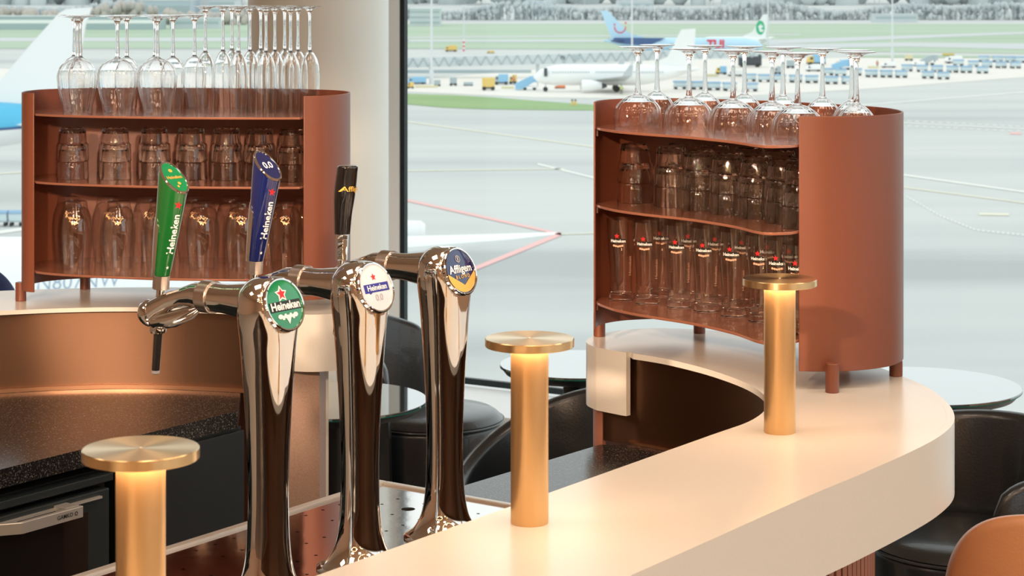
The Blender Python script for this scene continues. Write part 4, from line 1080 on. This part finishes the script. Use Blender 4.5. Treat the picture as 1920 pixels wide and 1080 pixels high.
# near wide-body under the window
Yn = 102.; e = empty('airliner', ((-700 - 960) / FPX * Yn, Yn, APRON), 0, 'near white wide-body aircraft with blue registration, seen under the left rack', 'aircraft')
def NX(px): return (px + 700) / FPX * Yn
b = MB(); rings = []
for px, r_, dz_ in ((-700, 2.8, 0), (300, 2.8, 0), (480, 2.7, .1), (570, 2.45, .25), (620, 1.9, .5), (650, 1.2, .7), (662, .1, .8)):
    rings.append([(NX(px), r_ * math.cos(2 * PI * j / 40), 4.65 + dz_ * .2 + r_ * math.sin(2 * PI * j / 40)) for j in range(40)])
fz = fixn(b.loft(rings).build('fuselage', M['planewhite'], e, smooth=70))
vs, fs = text_geo('N807NW', 1.0, -.012)
def nf(a, c):
    z = (EYE - (529 + 35) / FPX * (Yn - 2.7) - APRON) + c + a * .05; dzz = z - 4.65
    return ((146 - 960) / FPX * (Yn - 2.7) - (-700 - 960) / FPX * Yn + a * .98, -math.sqrt(max(.1, 2.8 ** 2 - dzz ** 2)) - .02, z)
decal('registration_lettering', (vs, fs), nf, M['regblue'], fz)
b = MB()
rings = []
for (px, py, Yw, t_, ch) in ((420, 497, 104, .55, 7.), (763, 463, 108, .42, 3.6), (960, 448, 112, .22, 1.9), (1040, 439, 114, .06, .8)):
    c0_ = W(px, py, Yw); rx = c0_.x - (-700 - 960) / FPX * Yn; ry = Yw - Yn; rz = c0_.z - APRON
    rings.append([(rx, ry, rz - t_ * .6), (rx, ry - .1, rz), (rx, ry + .1, rz + t_ * .6), (rx + .1, ry + ch * .5, rz + t_ * .75), (rx + .1, ry + ch, rz + t_ * .3), (rx, ry + ch * .5, rz - t_ * .5)])
fixn(b.loft(rings).build('wing', M['planewhite'], fz, smooth=30))
c1_ = W(700, 437, 118); rx = c1_.x - (-700 - 960) / FPX * Yn
fixn(MB().tube([(rx, 118 - Yn, c1_.z - APRON), (rx + 1.6, 118 - Yn, c1_.z - APRON), (rx + 2.7, 118 - Yn, c1_.z - APRON), (rx + 2.95, 118 - Yn, c1_.z - APRON)], [.55, .72, .70, .5], 28).build('engine', M['planewhite'], fz))

# ------------------------------------------------------------------ ground vehicles
def cart(m1='cartblue'):
    r = empty('baggage_cart', (0, 0, 0), 0, 'x', 'baggage cart', 'x')
    MB().box((-1.2, -.7, .45), (1.2, .7, .62)).build('deck', M['vgrey'], r, smooth=0)
    MB().box((-1.1, -.65, .621), (1.1, .65, 1.30)).build('side_curtain', M['cartlite'], r, smooth=0)
    MB().loft([[(x, -.72, 1.3), (x, -.72, 1.45), (x, -.3, 1.62), (x, .3, 1.62), (x, .72, 1.45), (x, .72, 1.3)] for x in (-1.22, 1.22)]).build('roof_cover', M[m1], r, smooth=0)
    for sx in (-.8, .8):
        for sy in (-.55, .55): MB().tube([(sx, sy - .1, .24), (sx, sy + .1, .24)], .24, 12).build('wheel', M['tyre'], r)
    return r
cp_ = cart()
cpx = [(1275, 167.5, 0), (1308, 168, 0), (1338, 169.5, 0), (1368, 170.6, 0), (1408, 171.6, 0), (1406, 153, 0), (1433, 154, 0), (1462, 154.4, 0), (1492, 155, 0), (1522, 156, 0), (1559, 158, 0), (1590, 158, 0),
       (1552, 141.5, 1), (1576, 143, 1), (1605, 142, 1), (1634, 145, 1), (1662, 145.5, 1), (1690, 146, 1), (1740, 147.5, 1), (1769, 149, 1),
       (1701, 134, 2), (1729, 135, 2), (1757, 135.5, 2), (1786, 136.5, 2), (1812, 137, 2), (1842, 138, 2), (1797, 124, 3), (1825, 126, 3), (1851, 127, 3), (1877, 128, 3), (1904, 128.5, 3), (1845, 116.5, 4), (1871, 117, 4), (1894, 117.5, 4), (1913, 118, 4), (31, 424, 5), (2, 424, 5)]
rowname = ['row nearest the bar rack', 'second row', 'third row', 'fourth row', 'farthest row', 'far left pair']
cnt = {}
for i, (x, y, rw) in enumerate(cpx):
    k = cnt.get(rw, 0); cnt[rw] = k + 1; p = G(x, y)
    lab_ = 'blue covered baggage cart in the %s, %s from the left' % (rowname[rw], (ORD + ['thirteenth'])[k])
    if i == 0: cp_.location = (p.x, p.y, APRON + .001); cp_.rotation_euler = (0, 0, .1); cp_['label'] = lab_; cp_['group'] = 'parked baggage carts'
    elif rw == 5: dup(cp_, (p.x, p.y, APRON + .001), PI if k == 0 else 0, 'blue baggage cart at the far left beside the rack, %s' % ('right one' if k == 0 else 'left one'), 'parked baggage carts', (.48, .6, .8))
    else: dup(cp_, (p.x, p.y, APRON + .001), (i * 13 % 7) * .05, lab_, 'parked baggage carts')

def vehicle(x, y, w, h, m, label, cab=.3, mcab=None, name='service_truck', cat='truck', d=None):
    p = G(x, y); k = p.y / FPX; w *= k; h *= k; d = d or min(2.4, w * .6)
    r = empty(name, (p.x, p.y, APRON), 0, label, cat)
    wr = h * .16
    MB().box((-w / 2, -d / 2, wr * .8), (w / 2, d / 2, wr * 1.6)).build('chassis', M['vdark'], r, smooth=0)
    MB().box((-w / 2 + w * cab, -d / 2, wr * 1.6 + .01), (w / 2, d / 2, h)).build('body', M[m], r, smooth=0, bevel=.05)
    if cab:
        slab = MB(); slabp(slab, [(-w / 2, wr * 1.6 + .01), (-w / 2 + w * cab - .02, wr * 1.6 + .01), (-w / 2 + w * cab - .02, h * .82), (-w / 2 + w * cab * .35, h * .82), (-w / 2, h * .5)], 1, -d / 2, d / 2)
        cb_ = fixn(slab.build('cab', M[mcab or m], r, smooth=0))
        MB().box((-w / 2 + w * cab * .4, -d / 2 - .01, h * .52), (-w / 2 + w * cab * .85, -d / 2 - .001, h * .76)).build('cab_window', M['vdark'], cb_, smooth=0)
    for sx in (-.33, .33):
        for sy in (-1, 1):
            MB().tube([(sx * w, sy * d * .5 - .12 * sy, wr), (sx * w, sy * d * .5 + .02 * sy, wr)], wr, 12).build('wheel', M['tyre'], r)
    return r
vehicle(916, 169.5, 24, 24, 'vyellow', 'yellow box container truck standing left of the white airliner', cab=.0)
vehicle(940, 159, 26, 20, 'vblue', 'blue loader truck behind the yellow container truck', cab=.3, mcab='vgrey')
vehicle(962, 158, 14, 18, 'vyellow', 'yellow high loader behind the boarding stairs', cab=.4)
vehicle(820, 162, 12, 12, 'vgrey', 'grey-blue cart at the foot of the left light mast', cab=0)
vehicle(850, 161, 13, 16, 'vgrey', 'grey dolly frame right of the left light mast', cab=0)
vehicle(878, 161, 18, 7, 'vgrey', 'low flat grey dolly left of the yellow truck', cab=0)
vehicle(782, 158, 34, 14, 'vblue', 'blue ground vehicle beside the window mullion', cab=.25)
vehicle(770, 166, 12, 12, 'vyellow', 'yellow tug at the window mullion', cab=.4)
vehicle(846, 97, 22, 12, 'vyellow', 'yellow truck with blue load near the striped mast', cab=.25, mcab='vyellow')
vehicle(920, 100, 14, 5, 'vyellow', 'small yellow truck on the far taxiway', cab=.3)
vehicle(1050, 166, 20, 6, 'orange', 'small orange tug under the white airliner', cab=.3)
vehicle(1406, 126, 42, 24, 'vdark', 'large black box truck behind the wine glass stems', cab=0)
vehicle(1352, 140, 20, 16, 'vblue', 'blue and yellow loader left of the black box truck', cab=.4, mcab='vyellow')
vehicle(1378, 143, 27, 12, 'planewhite', 'white van in front of the black box truck', cab=.35)
vehicle(1458, 140, 12, 16, 'vgrey', 'grey tractor unit right of the black box truck', cab=.4)
vehicle(1482, 128, 14, 15, 'vgrey', 'grey tank vehicle behind the glass stems', cab=.0)
vehicle(1525, 134, 27, 13, 'planewhite', 'white van below the blue stair truck on the right', cab=.3)
vehicle(1530, 122, 34, 20, 'vblue', 'blue and yellow loader truck behind the white van on the right', cab=.35, mcab='vyellow')
vehicle(1582, 128, 30, 16, 'vblue', 'blue conveyor truck behind the rear glass stems', cab=.3, mcab='vyellow')
vehicle(1666, 127, 26, 11, 'planewhite', 'white van with orange worker beside it', cab=.35)
vehicle(1722, 124, 22, 9, 'planewhite', 'low white vehicle in front of the belt loader', cab=.3)
vehicle(1704, 114, 14, 12, 'sandy', 'beige vehicle behind the white belt loader', cab=.0)
vehicle(1788, 119, 30, 14, 'planewhite', 'white truck with yellow roof load on the right', cab=.3)
vehicle(1778, 105, 20, 5, 'vyellow', 'yellow sign board vehicle on the right', cab=.0)
# boarding stairs
def stairs(x0, y0, x1, y1, w, label, m='vblue'):
    Y = 20 * FPX / (y0 + 35); k = Y / FPX; cx = (x0 + x1) / 2
    r = empty('boarding_stairs', ((cx - 960) * k, Y, APRON), 0, label, 'boarding stairs')
    W_ = (x1 - x0) * k; H_ = (y0 - y1) * k; s_ = 1
    b = MB(); slabp(b, [(-W_ / 2, .2), (-W_ / 2 + 1.2, .2), (W_ / 2, H_ - .5), (W_ / 2, H_ + .5), (W_ / 2 - .8, H_ + .5), (-W_ / 2, 1.2)], 1, -.9, .9); fixn(b.build('flight', M[m], r, smooth=0))
    MB().box((W_ / 2 + .01, -1, H_ - .6), (W_ / 2 + 1.2, 1, H_ + .6)).build('platform', M[m], r, smooth=0)
    MB().box((-.4, -.8, .5), (W_ / 2 + .8, .8, .8)).build('chassis', M['planewhite'], r, smooth=0)
    for xx in (.0, W_ / 2): MB().tube([(xx, -.7, .35), (xx, .7, .35)], .35, 12).build('wheel', M['tyre'], r)
    for xx in (.6, W_ / 2 + .6): MB().box((xx - .06, -.6, .81), (xx + .06, .6, H_ * .55 + xx * .2)).build('support_strut', M['vgrey'], r, smooth=0)
stairs(966, 169, 1002, 148, 1, 'pale blue boarding stairs leading up to the white airliner nose')
stairs(1726, 122, 1748, 108, 1, 'grey belt loader stairs standing among vehicles on the right', 'vgrey')
stairs(1560, 131, 1590, 116, 1, 'pale blue boarding stairs behind the right-hand glass stems')
# covered passenger pier
p0 = G(700, 150); Yq = 432.
pr_ = empty('boarding_pier', ((1010 - 960) / FPX * Yq, Yq, APRON), 0, 'long grey truss passenger pier with sign P2 behind the white airliner', 'pier')
def QX(px): return (px - 1010) / FPX * Yq
def QZ(py): return EYE - (py + 35) / FPX * Yq - APRON
b = MB()
rings = [[(QX(px), -1.5, QZ(yb_)), (QX(px), 1.5, QZ(yb_)), (QX(px), 1.5, QZ(yt_)), (QX(px), -1.5, QZ(yt_))] for px, yt_, yb_ in ((560, 113, 129), (765, 108, 126), (1010, 102, 120), (1240, 95, 112), (1420, 90, 105))]
b.loft(rings); fixn(b.build('walkway', M['fargrey'], pr_, smooth=0))
b = MB()
for i in range(34):
    px = 765 + i * 19.5; t_ = (px - 765) / 475
    zt1, zb1 = QZ(108 - 13 * t_), QZ(126 - 14 * t_); q = 9.7
    a = Vector((QX(px), -1.6, zb1)); c = Vector((QX(px + q), -1.6, zt1)); d = Vector((QX(px + 2 * q), -1.6, zb1))
    for u_, v_ in ((a, c), (c, d)): b.tube([u_, v_], .09, 5)
b.build('truss_diagonals', M['vgrey'], pr_)
for px in (862, 1080): MB().box((QX(px - 7), -1.68, QZ(119 - (px - 862) * .038)), (QX(px + 7), -1.52, QZ(111 - (px - 862) * .038))).build('side_panel', M['vgrey'], pr_, smooth=0)
vs, fs = text_geo('P2', .95, .03); decal('pier_lettering', (vs, fs), lambda a, c: (QX(1055) + a, -1.66, QZ(108) + c), M['vdark'], pr_)
for px in (808, 1008, 1200): MB().box((QX(px) - .35, -.4, 0), (QX(px) + .35, .4, QZ(124 - (px - 765) * .03))).build('pier_leg', M['fargrey'], pr_, smooth=0)
hb_ = MB().box((-16, -.3, 0), (17, .3, .7)).build('barrier_fence', M['vgrey'], smooth=0, loc=(*G(850, 137).xy, APRON)); tag(hb_, 'long low dark barrier below the grey pier', 'barrier')
for x, w, lb_ in ((800, 42, 'left of the yellow truck'), (952, 24, 'below the boarding stairs'), (1335, 22, 'behind the glass stems'), (1636, 20, 'beside the orange worker')):
    y_ = 164 if x < 900 else (166 if x < 1000 else (143 if x < 1400 else 128)); p = G(x, y_); k = p.y / FPX
    o = MB().box((-w * k / 2, -.4, 0), (w * k / 2, .4, 4.5 * k)).build('concrete_barrier', M['sandy'], smooth=0, loc=(p.x, p.y - 1.0, APRON), bevel=.08); tag(o, 'yellowish concrete barrier block ' + lb_, 'barrier')
# marker posts near the grass
for i, x in enumerate((1073, 1079)):
    p = G(x, 198); e = empty('marker_post', (p.x, p.y, APRON + .055), 0, ['left', 'right'][i] + ' one of two small yellow posts at the grass edge', 'post', 'yellow marker posts')
    MB().lathe([(0, 0), (.22, 0), (.20, .6), (.12, .7), (0, .7)], 12).build('post', M['vyellow'], e); MB().lathe([(0, .701), (.16, .701), (.16, .95), (0, .95)], 10).build('lamp', M['vdark'], e)
# apron workers
def worker(x, y, m, label):
    p = G(x, y); e = empty('person', (p.x, p.y, APRON + .002), 0, label, 'person')
    me = bpy.data.meshes.new('body')
    J = [(0, 0, .92), (0, 0, 1.15), (0, 0, 1.40), (0, 0, 1.52), (0, 0, 1.64), (0, 0, 1.74), (.10, 0, .86), (.12, .05, .48), (.13, .0, .06), (.13, -.14, .04), (-.10, 0, .86), (-.13, -.08, .48), (-.15, .04, .06), (-.15, -.10, .04),
         (.19, 0, 1.38), (.26, .02, 1.12), (.27, -.10, .90), (.275, -.14, .80), (-.19, 0, 1.38), (-.27, -.02, 1.12), (-.26, -.16, .95), (-.26, -.22, .86)]
    E_ = [(0, 1), (1, 2), (2, 3), (3, 4), (4, 5), (0, 6), (6, 7), (7, 8), (8, 9), (0, 10), (10, 11), (11, 12), (12, 13), (2, 14), (14, 15), (15, 16), (16, 17), (2, 18), (18, 19), (19, 20), (20, 21)]
    R_ = [.15, .15, .16, .06, .10, .08, .10, .065, .05, .04, .10, .065, .05, .04, .07, .05, .038, .035, .07, .05, .038, .035]
    me.from_pydata(J, E_, []); ob = bpy.data.objects.new('body', me); C.objects.link(ob); ob.parent = e
    sk_ = ob.modifiers.new('skin', 'SKIN')
    for v, r_ in zip(me.skin_vertices[0].data, R_): v.radius = (r_, r_)
    me.skin_vertices[0].data[0].use_root = True
    sb = ob.modifiers.new('sub', 'SUBSURF'); sb.levels = 1; sb.render_levels = 1
    me.materials.append(M['vdark'])
    MB().lathe([(.17, .88), (.185, .9), (.19, 1.15), (.205, 1.38), (.16, 1.47), (.08, 1.50)], 20).build('vest', M[m], e)
    MB().lathe([(0, 1.80), (.07, 1.78), (.105, 1.72), (.11, 1.69), (0, 1.69)], 16).build('cap', M['vdark'], e)
worker(1165, 177, 'hivis', 'person in yellow-green safety vest standing beside the white airliner')
worker(1645, 127.5, 'orange', 'person in orange safety clothing beside the white van')
worker(963, 160, 'orange', 'person in orange vest behind the pale blue boarding stairs')

# ------------------------------------------------------------------ light, sky, camera
w = bpy.data.worlds.new('overcast'); bpy.context.scene.world = w; w.use_nodes = True
bg = w.node_tree.nodes['Background']; bg.inputs[0].default_value = (.88, .92, .925, 1); bg.inputs[1].default_value = 1.42
def area(name, loc, size, power, col, rot=(0, 0, 0), sy=None):
    l = bpy.data.lights.new(name, 'AREA'); l.energy = power; l.color = col; l.size = size
    if sy: l.shape = 'RECTANGLE'; l.size_y = sy
    o = bpy.data.objects.new(name, l); C.objects.link(o); o.location = loc; o.rotation_euler = rot; return o
WARM = (1, .80, .62)
for i, (x, y) in enumerate([(-1.6, .8), (.2, 1.2), (2.0, 1.6), (-1.5, 3.2), (.3, 3.4), (2.2, 3.6), (-3.2, 2.4), (.4, -1.5), (3.2, .4), (-2.4, -1.2)]):
    area('ceiling_panel_light', (x, y, CEILZ - .02), .9, 18, WARM)
def spot(loc, aim, power, ang, col=(1, .70, .48)):
    l = bpy.data.lights.new('rack_fill_spot', 'SPOT'); l.energy = power; l.color = col; l.spot_size = math.radians(ang); l.spot_blend = .6; l.shadow_soft_size = .05
    o = bpy.data.objects.new('rack_fill_spot', l); C.objects.link(o); o.location = loc
    o.rotation_euler = (Vector(aim) - Vector(loc)).to_track_quat('-Z', 'Y').to_euler(); return o
for loc_, aim_, pw_ in (((-2.0, .4, 2.35), (-.95, 4.95, 1.30), 430), ((-.9, .0, 2.45), (-.75, 4.95, 1.30), 430), ((.1, .2, 2.35), (-.60, 4.95, 1.30), 430),
                   ((-1.5, 1.2, 2.35), (.34, 4.3, 1.34), 480), ((-.7, .3, 2.5), (.36, 4.3, 1.34), 420)):
    spot(loc_, aim_, pw_, 15)  # unseen fill spots, added to brighten the insides of the glass racks
p = bpy.context.scene
cam = bpy.data.cameras.new('camera'); co = bpy.data.objects.new('camera', cam); C.objects.link(co)
co.location = (0, 0, EYE); co.rotation_euler = (PI / 2, 0, 0)
cam.sensor_width = 36; cam.lens = 36 * FPX / 1920; cam.shift_y = -575 / 1920
cam.clip_end = 10000; cam.clip_start = .05
cam.dof.use_dof = True; cam.dof.focus_distance = 3.9; cam.dof.aperture_fstop = 16
p.camera = co
p.view_settings.view_transform = 'Standard'; p.view_settings.look = 'None'; p.view_settings.gamma = 1
p.view_settings.use_curve_mapping = False; p.view_settings.exposure = 0.0
cy = p.cycles
cy.max_bounces = 32; cy.transmission_bounces = 28; cy.glossy_bounces = 6; cy.diffuse_bounces = 4; cy.transparent_max_bounces = 16
cy.caustics_refractive = True; cy.caustics_reflective = True; cy.blur_glossy = .6; cy.sample_clamp_indirect = 6
cy.use_denoising = True; cy.use_adaptive_sampling = True; cy.adaptive_threshold = .02
